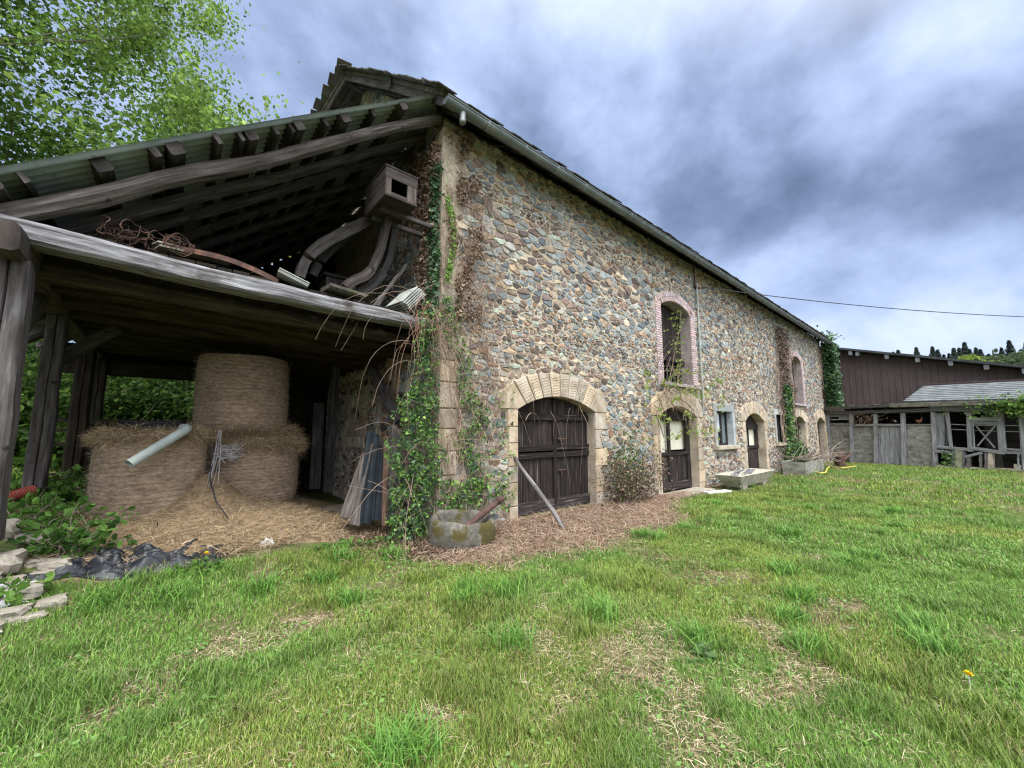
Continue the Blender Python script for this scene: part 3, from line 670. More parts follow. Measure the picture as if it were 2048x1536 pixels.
# gutter with bands, brackets, end outlet
gt = MB(); GY, GZ = 4.86, 6.74; GX0, GX1 = 2.80, 29.6; npt = 60
sec = [(.085*math.cos(t), .085*math.sin(t)) for t in np.linspace(-math.pi, 0, 9)]+[(.076*math.cos(t), .076*math.sin(t)) for t in np.linspace(0, -math.pi, 9)]
gp = [(GX0+(GX1-GX0)*i/npt, GY, GZ-.004*(GX0+(GX1-GX0)*i/npt)+.012*mnoise.noise((i*.3, 0, 0))) for i in range(npt+1)]
gt.sweep(gp, [sec]*(npt+1))
gt.tube([(GX0, GY-.085, GZ+.0), (GX1, GY-.085, GZ-.11)], .014, 6)
for x in np.arange(3.6, 29.5, .85):
    s2 = [(.094*math.cos(t), .094*math.sin(t)) for t in np.linspace(-math.pi, 0, 9)]+[(.088*math.cos(t), .088*math.sin(t)) for t in np.linspace(0, -math.pi, 9)]
    gt.sweep([(x-.022, GY, GZ-.004*x), (x+.022, GY, GZ-.004*x)], [s2]*2, col=(1.25, 1.25, 1.25))
gt.poly([(GX0, GY+.085*math.cos(t), GZ+.085*math.sin(t)) for t in np.linspace(-math.pi, 0, 9)])
gu = gt.build('gutter', ZINCM, barn, smooth=False)
ou = MB(); ou.tube([(3.12, GY, GZ-.06), (3.12, GY-.005, GZ-.26)], [.052, .047], 14, col=(1.3, 1.3, 1.3)); ou.tube([(3.12, GY-.005, GZ-.22), (3.12, GY-.005, GZ-.24)], .056, 14, col=(1.5, 1.5, 1.5))
ou.build('outlet', ZINCM, gu)

# --- doors
def planks(mb, x0, x1, z0, ztop, y, w=.16, th=.035, col=None, top=None, yaw=0):
    x = x0
    while x < x1-.02:
        ww = min(w*random.uniform(.85, 1.2), x1-x); zt = min((top(x), top(x+ww))) if top else ztop
        f = random.uniform(.55, 1.7); mb.box((x+ww/2, y+random.uniform(-.004, .004), (z0+zt)/2), (ww-.008, th, zt-z0), col=(f, f, f)); x += ww
def arch_top(o):
    x0, x1, zb, zs, za = o[:5]; w = (x1-x0)/2; r0 = za-zs; Rr = (w*w+r0*r0)/(2*r0); cz_ = za-Rr; xc = (x0+x1)/2
    return lambda x: cz_+math.sqrt(max(0, Rr*Rr-(x-xc)**2))-.005
o = ARCHES[0]; yd = BY+.22; tp = arch_top(o); xm = 5.93
for (a, b) in ((o[0]+.01, xm-.012), (xm+.012, o[1]-.01)):
    d = MB(); planks(d, a, b, 1.20, 0, yd, top=tp); planks(d, a, b, .02, 1.155, yd)
    for z, h in ((1.86, .13), (1.24, .11), (1.10, .11), (.12, .22)):
        d.beam((a, yd-.04, z), (b, yd-.04, z), .045, h, seg=5, rough=.006, col=(.75, .72, .72) if z > .2 else (2.3, 2.4, 2.6))
    do = d.build('door', WOODD, barn)
    if a > 5.5:
        for z in (1.42, .78): h_ = MB(); h_.tube([(6.02, yd-.05, z), (6.24, yd-.055, z)], .012, 6); h_.tube([(6.12, yd-.05, z-.0), (6.12, yd-.06, z-.12)], .009, 6); h_.box((6.08, yd-.04, z), (.05, .03, .05)); h_.build('bolt', RUSTM, do)
ct = MB(); ct.beam((xm, yd-.045, .0), (xm, yd-.045, 2.22), .09, .035, seg=6, rough=.004, col=(.8, .75, .75)); ct.build('door_post', WOODD, barn)
yd = BY+.28; o = ARCHES[1]; tp = arch_top(o); xm = 10.75
for (a, b) in ((o[0]+.01, xm-.01), (xm+.01, o[1]-.01)):
    d = MB(); planks(d, a, b, -.08, .97, yd)
    for z, h, k in ((.93, .10, .9), (.02, .22, 1.8)): d.beam((a, yd-.04, z), (b, yd-.04, z), .045, h, seg=4, rough=.005, col=(k, k, k))
    d.build('door', WOODD, barn)
d = MB(); planks(d, o[0]+.01, o[1]-.01, 1.92, 0, yd, top=tp); d.beam((o[0], yd-.03, 1.93), (o[1], yd-.03, 1.93), .06, .12, col=(.8, .8, .8))
for x, w in ((xm, .13), (o[1]-.10, .20), (o[0]+.04, .06)): d.beam((x, yd-.03, -.1), (x, yd-.03, 1.95), w, .06, seg=5, rough=.004)
d.build('door_frame', WOODD, barn)
o = ARCHES[2]; tp = arch_top(o); xm = 16.95
for (a, b, z1) in ((o[0]+.01, xm-.01, .98), (xm+.01, o[1]-.01, 1.0)):
    d = MB(); planks(d, a, b, -.08, z1, yd); d.beam((a, yd-.04, z1-.06), (b, yd-.04, z1-.06), .04, .1, col=(.9, .9, .9)); d.beam((a, yd-.04, .0), (b, yd-.04, .0), .04, .17, col=(1.9, 1.95, 2.1)); d.build('door', WOODD, barn)
d = MB(); planks(d, o[0]+.01, o[1]-.01, 1.76, 0, yd, top=tp); d.beam((o[0], yd-.03, 1.74), (o[1], yd-.03, 1.74), .06, .2, col=(.8, .8, .8))
for x, w in ((xm-.25, .12), (o[1]-.08, .15), (xm+.0, .06)): d.beam((x, yd-.03, .9), (x, yd-.03, 1.75), w, .05)
d.build('door_frame', WOODD, barn)
o = ARCHES[3]; tp = arch_top(o)
d = MB(); planks(d, o[0]+.01, o[1]-.01, -.08, .78, yd); d.beam((o[0], yd-.04, .75), (o[1], yd-.04, .75), .05, .12); d.build('door', WOODD, barn)
d = MB(); planks(d, o[0]+.01, o[1]-.01, 1.76, 0, yd, top=tp); d.beam((o[0], yd-.03, 1.74), (o[1], yd-.03, 1.74), .06, .16)
for x in (o[0]+.08, o[1]-.30, 22.6): d.beam((x, yd-.03, .7), (x, yd-.03, 1.75), .13, .05)
d.build('door_frame', WOODD, barn)
o = ARCHES[4]; tp = arch_top(o); d = MB(); planks(d, o[0]+.01, o[1]-.01, -.08, 0, yd, top=tp); 
for z in (.3, 1.5): d.beam((o[0], yd-.04, z), (o[1], yd-.04, z), .04, .12)
o2 = d.build('door', WOODG, barn); o2['label'] = 'greyer closed door nearest the far end'
# pale panels standing in for sheets hung just behind the half doors
for x0_, x1_, z0, z1, y in ((9.7, 10.72, .8, 1.95, BY+.35), (10.74, 12.1, 1.02, 1.95, BY+.38), (16.72, 17.95, .9, 1.72, BY+.36), (22.2, 23.9, .75, 1.72, BY+.36)):
    pb = MB(); pb.box(((x0_+x1_)/2, y, (z0+z1)/2), (x1_-x0_, .02, z1-z0)); pb.build('inner_panel', CREAM, barn)
# floor & dark lining added so no light comes through the empty inside
ln = MB(); ln.box(((BX0+BX1)/2, BY+1.6, 3.3), (BX1-BX0-.9, .06, 7.0)); ln.box(((BX0+BX1)/2, BY+1.0, 2.8), (BX1-BX0-.9, 1.15, .08))
for x in (8.6, 13.2, 15.2, 18.7, 21.4, 25.2, 28.5): ln.box((x, BY+.98, 3.0), (.1, 1.15, 6.6))
ln.build('dark_lining', DARKM, barn)
# upper hay doors: shutter leaf, lower railing
for ui, (x0, x1, zb, zs, za, zo) in enumerate(UPPER):
    tp = arch_top((x0, x1, zb, zs, za)); y = BY+.26
    d = MB(); planks(d, x0+.62, x1-.01, zb+.72, 0, y+.08, top=tp, w=.2); d.beam((x0+.60, y+.06, zb+.6), (x0+.60, y+.06, tp(x0+.6)), .10, .06, col=(.8, .8, .8))
    d.build('shutter', WOODD, barn)
    d = MB(); d.beam((x0, y, zb+.78), (x1, y, zb+.74), .07, .12, seg=4, rough=.006, col=(1.1, 1.1, 1.1))
    for i in range(8): x = x0+.12+i*(x1-x0-.2)/7.5; d.beam((x, y+.03, zb), (x+random.uniform(-.02, .02), y+.03, zb+.75), .10, .03, col=(random.uniform(.7, 1.3),)*3)
    d.build('railing', WOODD, barn)
    if ui == 0:
        d = MB(); d.beam((x0+.12, y-.02, zb), (x0+.12, y-.02, zs+.1), .14, .05, col=(1, 1, 1)); d.build('shutter', WOODG, barn)
# conduit down the facade
cd = MB(); cd.tube([(12.42, BY-.07, 6.3), (12.42, BY-.07, 2.5), (12.44, BY-.05, 2.2)], .03, 8); cd.build('conduit', PVCM, barn)
br = MB(); br.box((12.45, BY-.05, 6.18), (.3, .08, .06)); br.tube([(12.45, BY-.05, 6.15), (12.5, BY-.3, 6.12)], .02, 6); br.tube([(12.3, BY-.06, 6.9), (12.32, BY-.06, 6.2)], .022, 6); br.build('cable_bracket', RUSTM, barn)
cb = MB(); A_ = Vector((12.5, BY-.3, 6.12)); B_ = at(2120, 636, X=24.0); pts = []
for i in range(33):
    t = i/32; p = A_.lerp(B_, t); p.z -= .35*4*t*(1-t)*.5; pts.append(p)
cb.tube(pts, .014, 5); tag(cb.build('overhead_cable', CABLEM, origin=A_), 'thin black cable running from the barn front across the sky to the right', 'cable')
# door step
st = MB(); st.box((10.9, 5.22, -.14), (2.2, .55, .10), col=(.8, .8, .8)); st.build('doorstep', CONCM, barn)
# ------------------------------------------------------------------ hay shed against the gable
shed = emp('hay_shed', 'open timber lean-to with a green corrugated roof and hay loft against the barn gable', 'shed', (-1.2, 5.4, .5))
RZ = lambda x: 4.52+.788*x      # rafter centre line
SA = math.atan(.788)
# corrugated roof sheets
def sheets():
    mb = MB(); y0, y1 = 5.16, 11.6; n = int((y1-y0)/.0125); xa, xb = -1.95, BX0-.02
    rows = [(xa, RZ(xa)+.30), (-.3, RZ(-.3)+.31), (1.4, RZ(1.4)+.30), (xb, RZ(xb)+.28)]
    b = len(mb.v)
    for k in range(n+1):
        y = y0+(y1-y0)*k/n; w = .019*math.sin(2*math.pi*(y-y0)/.115+1.5)
        for x, z in rows: mb.v.append((x-w*math.sin(SA), y, z+w*math.cos(SA)))
    m = len(rows)
    for k in range(n):
        for j in range(m-1):
            f = .85+.3*vn(k*.013, j*3.3); mb.face([b+k*m+j, b+k*m+j+1, b+(k+1)*m+j+1, b+(k+1)*m+j], col=(float(f),)*3)
    # a loose lapped sheet near the verge
    o = mb.build('roof', SHEETM, shed, smooth=True)
    return o
sheets()
# rafters (logs in the plane of the slope)
ys = [5.40, 5.98, 6.50, 7.21, 7.75, 8.5, 9.4, 10.4]
for i, y in enumerate(ys):
    mb = MB(); r_ = .084 if i == 0 else random.uniform(.058, .072); xa, xb = -1.9, 3.0; n = 22; pts = []; secs = []
    for k in range(n+1):
        t = k/n; x = xa+(xb-xa)*t; bend = .07*mnoise.noise((t*3.2+i*9.1, 1.3, 0))+(.045*math.exp(-((t-.36)/.08)**2)-.05*math.exp(-((t-.2)/.12)**2)-.03 if i == 0 else 0)
        pts.append((x, y+.05*mnoise.noise((t*3, i*5., 4)), RZ(x)+bend-(.03 if i else 0)))
        rr = r_*(1.12-.28*t)*(1+.10*mnoise.noise((t*9, i*3., 0)))
        secs.append([(rr*(1+.16*mnoise.noise((k*.5, j*1.3, i)))*math.cos(2*math.pi*j/9), rr*1.12*(1+.16*mnoise.noise((k*.5, j*1.3, i)))*math.sin(2*math.pi*j/9)) for j in range(9)])
    mb.sweep(pts, secs, col=(1.0, .96, .93) if i == 0 else (.65, .64, .63)); mb.build('rafter', WOODG, shed)  # inner rafters darkened: the gloom under the roof is put in their colour
# purlins running back over the rafters, ends poking out at the verge
for px, py, w, h in [(0, 395, .24, .14), (75, 388, .06, .07), (228, 350, .16, .16), (334, 322, .09, .09), (372, 318, .17, .14), (455, 300, .06, .07), (500, 290, .05, .08), (520, 283, .15, .12), (568, 268, .05, .06), (600, 262, .05, .07), (615, 252, .14, .12), (665, 245, .06, .06), (705, 232, .16, .09), (760, 222, .06, .06), (818, 205, .14, .09)]:
    r = ray(px, py); a = r[0]/r[1]; Y0 = 5.24+random.uniform(-.06, .02); x = a*Y0
    mb = MB(); z = RZ(x)+.16*math.cos(SA)+.03; x -= .16*math.sin(SA); h = .15 if w > .1 else .12
    mb.beam((x, Y0, z), (x+.03, 11.4, z), w*.8, h, seg=7, wob=.015, rough=.010, col=(random.uniform(.4, .7),)*3, roll=SA)
    mb.build('purlin', WOODG, shed)
# front beam, bleached, slightly waney
mb = MB(); n = 26; pts = []; secs = []
for k in range(n+1):
    t = k/n; x = -1.55+(2.92+1.55)*t; z = 3.37-.15*t-.02*math.sin(t*math.pi)+.03*mnoise.noise((t*4, 3, 0))
    pts.append((x, 5.40+.02*mnoise.noise((t*3, 0, 8)), z)); hh = .105*(1-.22*t)*(1+.10*mnoise.noise((t*7, 0, 2))); ww = .12
    sec = [(ww, -hh*.7), (ww*1.02, hh*.6), (ww*.8, hh), (-ww, hh), (-ww, -hh), (ww*.75, -hh)]
    secs.append([(p+.012*mnoise.noise((k*.6, j*2., 0)), q+.014*mnoise.noise((k*.6, j*2., 4))) for j, (p, q) in enumerate(sec)])
mb.sweep(pts, secs); mb.build('front_beam', WOODL, shed)
# left head beam running back over the posts
mb = MB(); mb.beam((-1.22, 5.02, 3.20), (-1.28, 11.3, 3.12), .22, .24, seg=12, rough=.015, col=(.7, .66, .62)); mb.build('head_beam', WOODG, shed)
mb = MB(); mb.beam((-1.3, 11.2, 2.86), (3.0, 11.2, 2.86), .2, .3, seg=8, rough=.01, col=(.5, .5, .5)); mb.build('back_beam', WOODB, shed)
# joists
for i, (y, r_) in enumerate([(5.82, .10), (6.35, .085), (6.9, .11), (7.5, .10), (8.1, .095), (8.7, .10), (9.3, .09), (9.9, .1), (10.5, .1)]):
    mb = MB(); pts = []; secs = []; n = 16
    for k in range(n+1):
        t = k/n; x = -1.35+4.42*t; pts.append((x, y+.04*mnoise.noise((t*2, i*4., 0)), 3.16-.14*t+.05*mnoise.noise((t*2.2, i*4., 5))))
        rr = r_*(1+.10*mnoise.noise((t*5, i*2., 0))); secs.append([(rr*1.05*(1+.10*mnoise.noise((k*.4, j*1.1, i)))*math.cos(2*math.pi*j/8+.4), rr*(1+.10*mnoise.noise((k*.4, j*1.1, i)))*math.sin(2*math.pi*j/8+.4)) for j in range(8)])
    mb.sweep(pts, secs, col=(random.uniform(.55, 1.0),)*3); mb.build('joist', WOODB, shed)
# loft boards, ragged along the front
mb = MB(); x = -1.5
while x < 3.02:
    w = random.uniform(.12, .24); w = min(w, 3.04-x); z = 3.475-.15*(x+1.5)/4.4+random.uniform(-.012, .016); f = random.uniform(.2, .55)
    mb.beam((x+w/2, 5.37+random.uniform(-.05, .06), z), (x+w/2, 11.2, z-.22), w-.012, .035, seg=4, rough=.006, col=(f, f*.97, f*.9)); x += w
mb.build('loft_floor', WOODB, shed)
# posts
def post(x, y, z0, z1, w, lean=(0, 0), m=WOODG, col=(1.1, 1.1, 1.12), name='post'):
    mb = MB(); n = 16; pts = []; secs = []
    for k in range(n+1):
        t = k/n; pts.append((x+lean[0]*t+.012*mnoise.noise((t*3, x, 0)), y+lean[1]*t, z0+(z1-z0)*t)); a = w/2*(1.08-.12*t)*(1+.06*mnoise.noise((t*5, x, y)))
        sec = [(a, -a*.8), (a, a*.8), (a*.8, a), (a*.12, a), (a*.05, a*.72), (-a*.04, a), (-a*.8, a), (-a, a*.8), (-a, -a*.8), (-a*.8, -a), (a*.8, -a)]
        secs.append([(p+.008*mnoise.noise((k*.7, j*2., x)), q+.008*mnoise.noise((k*.7, j*2., 4))) for j, (p, q) in enumerate(sec)])
    mb.sweep(pts, secs, col=col, ref=(0, -1, 0)); return mb.build(name, m, shed)
post(-1.19, 5.44, .66, 3.10, .25, (-.03, 0))
post(-1.27, 7.6, .9, 3.05, .18, (.02, -.1), col=(.95, .95, .95))
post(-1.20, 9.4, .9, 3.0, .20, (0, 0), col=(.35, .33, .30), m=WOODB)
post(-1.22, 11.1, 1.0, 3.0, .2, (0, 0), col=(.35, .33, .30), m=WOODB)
post(2.55, 9.0, .3, 3.0, .16, (.05, 0), col=(.8, .8, .8), name='prop')
# curved brace post at the far left, crossbeam and brace along the gable
mb = MB(); mb.beam((-1.22, 5.55, 2.35), (-1.24, 6.6, 3.08), .12, .18, seg=6, rough=.012, col=(.7, .68, .62)); mb.build('brace', WOODG, shed)
mb = MB(); mb.beam((-1.30, 7.75, 2.45), (-.72, 7.7, 3.02), .12, .14, seg=6, rough=.012, col=(.6, .58, .5)); mb.build('brace', WOODG, shed)
mb = MB(); mb.beam((2.88, 5.55, 3.10), (2.88, 10.9, 3.02), .16, .20, seg=12, rough=.012, col=(1.2, 1.15, 1.05)); mb.build('cross_beam', WOODB, shed)
mb = MB(); mb.beam((2.86, 7.75, 2.98), (2.84, 6.25, 1.70), .15, .17, seg=8, rough=.012, wob=.05, col=(1.0, 1.0, 1.02)); mb.build('brace', WOODG, shed)
# boarding across the left back
mb = MB()
for x in np.arange(-1.5, -1.12, .19): mb.box((x, 11.25, 2.1), (.16, .03, 2.4), col=(random.uniform(.3, .6),)*3)
mb.build('back_boarding_infill', WOODB, shed)
mb = MB()  # dark boards added to close the bright sky gap right of the bales
for x in np.arange(1.55, 3.0, .2): mb.box((x+.1, 11.32+.035*(round(x/.2) % 2), 1.6), (.23, .03, 3.4), col=(random.uniform(.3, .6),)*3)
mb.build('back_boarding_infill', WOODB, shed)
mb = MB()
for i, y in enumerate(np.arange(5.9, 7.5, .15)): mb.box((-1.75, y, 2.2+random.uniform(-.1, .1)), (.03, .09, 1.6), col=(.5, .48, .42))
mb.build('side_pale', WOODB, shed)
# wall boards behind the loft
mb = MB(); 
for x in np.arange(-1.8, 3.05, .2): 
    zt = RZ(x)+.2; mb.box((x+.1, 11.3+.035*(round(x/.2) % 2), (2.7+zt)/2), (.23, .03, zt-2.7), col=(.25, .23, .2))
mb.build('loft_back_boards', WOODB, shed)

# ------------------------------------------------------------------ things in and on the loft
def curved(name, pts, w, h, label, col=(1, 1, 1), split=False):
    P = [Vector(p) for p in pts]; Q = []
    for i in range(len(P)-1):
        a, b, c, d = P[max(i-1, 0)], P[i], P[i+1], P[min(i+2, len(P)-1)]
        for k in range(5):
            t = k/5; Q.append(.5*((2*b)+(c-a)*t+(2*a-5*b+4*c-d)*t*t+(3*b-a-3*c+d)*t**3))
    Q.append(P[-1]); mb = MB()
    secs = []
    for k in range(len(Q)):
        a, c = w/2, h/2; secs.append([(x+.008*mnoise.noise((k*.5, j*2., w)), y+.008*mnoise.noise((k*.5, j*2., h))) for j, (x, y) in enumerate([(a, -c), (a, c), (a*.2, c), (0, c*.7), (-a*.2, c), (-a, c), (-a, -c)])])
    mb.sweep(Q, secs, col=tuple(.6*c for c in col)); return tag(mb.build(name, WOODG, origin=pts[0]), label, 'timber', 'bent timbers on the hay loft')
curved('bent_timber', [at(598, 556, Y=6.1), at(612, 520, Y=6.1), at(650, 486, Y=6.1), at(700, 460, Y=6.15), at(745, 437, Y=6.2)], .13, .16, 'bent grey timber arching up to the wooden box, lefthand limb', (1.1, 1.1, 1.1))
curved('bent_timber', [at(625, 552, Y=6.35), at(640, 522, Y=6.35), at(672, 492, Y=6.4), at(715, 468, Y=6.45)], .12, .12, 'second bent timber tucked behind the arching grey one', (.7, .7, .7))
curved('bent_timber', [at(684, 588, Y=5.75), at(700, 566, Y=5.75), at(735, 548, Y=5.75), at(756, 512, Y=5.75), at(768, 470, Y=5.75), at(776, 436, Y=5.75)], .10, .14, 'curved brown timber sweeping down below the wooden box', (1.0, .92, .86))
curved('bent_timber', [at(705, 590, Y=5.9), at(738, 576, Y=5.9), at(768, 540, Y=5.9), at(782, 490, Y=5.9), at(790, 440, Y=5.9)], .10, .13, 'curved grey timber beside the brown one, nearest the gable wall', (.85, .88, .95))
mb = MB(); mb.beam(at(745, 618, Y=5.55), at(812, 530, Y=5.75), .05, .04, seg=6, wob=.05, rough=.006, col=(1.1, 1.1, 1.05)); mb.beam(at(752, 612, Y=5.6), at(765, 592, Y=5.7), .10, .03, col=(.9, .9, .9))
tag(mb.build('thin_pole', WOODG, origin=at(745, 618, Y=5.55)), 'thin crooked grey pole leaning towards the ivy on the loft edge', 'pole')
# wooden box under the rafters: open hatch on the front
mb = MB(); c = Vector((2.30, 5.62, 5.16)); A = at(735, 365, Y=6.0); 
bx0, bx1, by0, by1, bz0, bz1 = 2.02, 2.52, 5.15, 5.95, 4.98, 5.40
def bd(a, b, f=1.): 
    f *= .55
    c_ = [(a[i]+b[i])/2 for i in range(3)]; mb.box(c_, [abs(a[i]-b[i]) for i in range(3)], col=(f, f*.9, f*.85))
for k in range(3):
    z0 = bz0+k*(bz1-bz0)/3; z1 = z0+(bz1-bz0)/3-.006
    bd((bx0, by0, z0), (bx0+.02, by1, z1), random.uniform(.6, 1)); bd((bx1-.02, by0, z0), (bx1, by1, z1), .8)
    bd((bx0+.021, by1-.02, z0), (bx1-.021, by1, z1), .6)
bd((bx0+.021, by0, bz0+.26), (bx1-.021, by0+.02, bz1), 1.0); bd((bx0+.021, by0, bz0), (bx0+.09, by0+.02, bz0+.254), 2.0); bd((bx1-.16, by0, bz0), (bx1-.021, by0+.02, bz0+.254), 2.2); bd((bx0+.092, by0, bz0), (bx1-.162, by0+.02, bz0+.05), 1.2)
for k in range(5): y0 = by0+k*(by1-by0)/5; bd((bx0, y0, bz0-.025), (bx1, y0+(by1-by0)/5-.006, bz0-.002), random.uniform(.6, .9))
bd((bx0-.01, by0-.01, bz1+.002), (bx1+.01, by1, bz1+.022), .9)
wb = mb.build('wooden_box', WOODG, origin=(2.27, 5.5, bz0)); tag(wb, 'old brown plank box with an open hatch fixed high under the shed roof', 'box')
mb = MB(); mb.beam((2.1, 5.5, 4.93), (2.98, 5.5, 4.93), .07, .07); mb.beam((2.1, 5.85, 4.93), (2.98, 5.85, 4.93), .07, .07); mb.build('bearer', WOODG, wb)
# stacked sheets at the loft corner
def slate_stack(c, n, d, tilt, yaw, label, mt, sp=.028):
    mb = MB(); rot = Matrix.Rotation(yaw, 3, 'Z') @ Matrix.Rotation(tilt, 3, 'Y')
    for k in range(n):
        f = random.uniform(.85, 1.2); mb.box(Vector(c)+rot @ Vector((random.uniform(-.02, .02), random.uniform(-.02, .02), k*sp)), d, rot=rot, col=(f, f, f))
    return tag(mb.build('slab_stack', mt, origin=c), label, 'stack of slabs')
slate_stack((2.60, 5.50, 3.52), 6, (.40, .46, .016), R(-48), R(8), 'stack of thin grey slabs leaning on edge at the barn corner', SLABM, .032)
slate_stack((1.62, 5.44, 3.44), 4, (.50, .32, .014), R(3), R(6), 'low stack of dark slabs lying flat below the bent timbers', SLATEM, .018)
slate_stack((.98, 5.44, 3.48), 3, (.36, .22, .010), R(20), R(-6), 'three pale thin slabs tilted up on the middle of the loft edge', SLABM, .022)
mb = MB(); mb.beam((-.30, 5.5, 3.55), (.35, 5.7, 3.62), .16, .02, seg=3, col=(.9, .9, .7)); mb.beam((-.32, 5.52, 3.60), (.15, 5.72, 3.66), .14, .015, seg=2, col=(1.5, 1.5, 1.3)); tag(mb.build('loose_boards', GREYW, origin=(-.3, 5.5, 3.53)), 'two thin loose boards beside the wire coils on the loft', 'boards')
mb = MB(); pts = [(-.15+i*.09, 5.50, 3.58+.07*math.sin(i*.28)-.012*i) for i in range(12)]; mb.sweep(pts, [[(-.015, -.03), (.015, -.03), (.015, .03), (-.015, .03)]]*12)
tag(mb.build('iron_strap', RUSTM, origin=pts[0]), 'curved rusty iron strap lying along the loft edge', 'iron bar')
# coils of old wire
mb = MB()
for k in range(26):
    cx_, cy_, cz_ = random.uniform(-.75, -.05), random.uniform(5.36, 5.7), 3.56+random.uniform(0, .09); r_ = random.uniform(.06, .14); nx = Vector((random.uniform(-1, 1), random.uniform(-1.6, -.2), random.uniform(-.2, 1.3))).normalized(); u_ = nx.orthogonal().normalized(); v_ = nx.cross(u_)
    pts = [Vector((cx_, cy_, cz_))+u_*r_*math.cos(t)+v_*r_*math.sin(t)*.8+nx*.02*math.sin(3*t) for t in np.linspace(0, 6.1, 15)]
    mb.tube(pts, .0045, 4, cap=False)
tag(mb.build('wire_coil', RUSTM, origin=(-.4, 5.5, 3.53)), 'tangled coils of rusty wire on the left of the loft', 'wire')
mb = MB(); V0_ = at(690, 585, Y=7.4); mb.box((2.02, 7.2, 3.85), (.5, .5, .75), col=(.9, .9, .9)); mb.box((2.02, 7.2, 4.25), (.62, .62, .04), col=(.7, .7, .7))
tag(mb.build('old_cupboard', WOODG, origin=(2.02, 7.2, 3.4)), 'small dark wooden cupboard standing at the back of the loft', 'cupboard')

# ------------------------------------------------------------------ bales
def bale(c, r_, h, name_label, lean=(0, 0), grp='round hay bales under the shed', skirt=None, fuzz=5000):
    nseg, nz = 96, 90; V = []; F = []; Cc = []; cx_, cy_, cz_ = c
    for k in range(nz+1):
        t = k/nz; e = 1-.05*abs(2*t-1)**6; 
        for j in range(nseg):
            a = 2*math.pi*j/nseg; q = r_*e*(1+.030*mnoise.noise((math.cos(a)*1.6+c[0], math.sin(a)*1.6+c[1], t*2)) + .012*mnoise.noise((math.cos(a)*9, math.sin(a)*9, t*30+c[1])))
            q -= .004*math.sin(k*2*math.pi/4.5+mnoise.noise((a*.6, t*1.5, c[0]))*.5)
            V.append((cx_+q*math.cos(a)+lean[0]*t, cy_+q*math.sin(a)+lean[1]*t, cz_+h*t+.02*mnoise.noise((math.cos(a), math.sin(a), t*3))))
    for k in range(nz):
        f = (1.02+.20*(max(0, math.sin(k*2*math.pi/4.5))**2)+random.uniform(-.05, .05))*(.92+.12*mnoise.noise((k*.2, c[0], 0)))
        for j in range(nseg): F.append((k*nseg+j, k*nseg+(j+1) % nseg, (k+1)*nseg+(j+1) % nseg, (k+1)*nseg+j)); g = f*(1+.22*mnoise.noise((j*.16, k*.10, c[0]))); Cc.append((g*1.10, g*1.05, g*.94))
    F.append(tuple(nz*nseg+j for j in range(nseg))); Cc.append((1, .9, .7)); F.append(tuple(reversed(range(nseg)))); Cc.append((1, 1, 1))
    loops = np.array([i for f in F for i in f]); ln = np.array([len(f) for f in F]); st = np.concatenate([[0], np.cumsum(ln)[:-1]])
    b = npmesh('hay_bale', np.array(V), loops, st, BALEM, np.array(Cc), origin=c, smooth=True); tag(b, name_label, 'hay bale', grp)
    # loose straws over the sides
    n = fuzz; a = rng.random(n)*2*np.pi; t = rng.random(n); P = np.stack([cx_+(r_*1.012)*np.cos(a)+lean[0]*t, cy_+(r_*1.012)*np.sin(a)+lean[1]*t, cz_+h*t], 1)
    nr = np.stack([np.cos(a), np.sin(a), 0*a], 1); tg = np.stack([-np.sin(a), np.cos(a), 0*a], 1)
    d = unit(tg*(rng.choice([-1, 1], (n, 1)))+rng.normal(size=(n, 3))*.35+nr*.25); wv = np.cross(d, nr)
    V1 = straws(P, d, wv, rng.uniform(.03, .10, n), .0026)
    parts = [V1]
    if skirt:   # (height centre, spread, count, out)
        hz, sp, cnt, outw, a0, a1, zdrop = skirt; a = rng.uniform(a0, a1, cnt); q = r_*(.55+.52*rng.random(cnt)**.6)
        hang = np.clip(q/r_-.85, 0, 1)*zdrop
        P = np.stack([cx_+q*np.cos(a)+lean[0]*.5, cy_+q*np.sin(a)+lean[1]*.5, hz+rng.normal(size=cnt)*sp-hang*2], 1); nr = np.stack([np.cos(a), np.sin(a), 0*a], 1)
        d = unit(nr*rng.uniform(.1, 1.2, (cnt, 1))+rng.normal(size=(cnt, 3))*.6+np.array([0, 0, -.55])*rng.random((cnt, 1))*(q/r_ > .9)[:, None]); wv = np.cross(d, rng.normal(size=(cnt, 3)))
        parts.append(straws(P, d, unit(wv), rng.uniform(.06, .20, cnt)*outw, .0045, HAYC))
    v, l, s, cc = joinarr(parts); npmesh('loose_hay', v, l, s, DRYM, cc, parent=b)
    return b
HAYC = [(.33, .245, .135), (.42, .32, .19), (.25, .18, .10), (.50, .41, .27), (.16, .115, .07)]
GREYHAY = [(.32, .25, .18), (.42, .34, .26), (.24, .18, .13), (.50, .43, .35)]
STRAW = np.array([(-.5, 0, 0), (.5, 0, 0), (.4, .5, 1), (-.4, .5, 1), (0, 1, 0)]); STRAWF = [(0, 1, 2, 3), (3, 2, 4)]
def straws(P, d, wv, ln, wd, cols=None, bendamt=.12):
    n = len(P); ln = np.asarray(ln)[:, None]; up = unit(np.cross(wv, d)); c = pick(cols or GREYHAY, n, .2)
    return inst(STRAW, STRAWF, P, wv*wd, d*ln, up*ln*bendamt, c)
GB = .46
bale((-.20, 7.26, GB), .585, 1.10, 'broad round hay bale under the grey plastic pipe', skirt=(GB+1.10, .035, 9000, .75, 0, 6.28, .18), fuzz=2600)
bale((1.02, 7.98, GB-.03), .70, 1.06, 'lower round hay bale beneath another bale', skirt=(GB+1.06, .07, 14000, 1.05, 0, 6.28, .40), fuzz=2600)
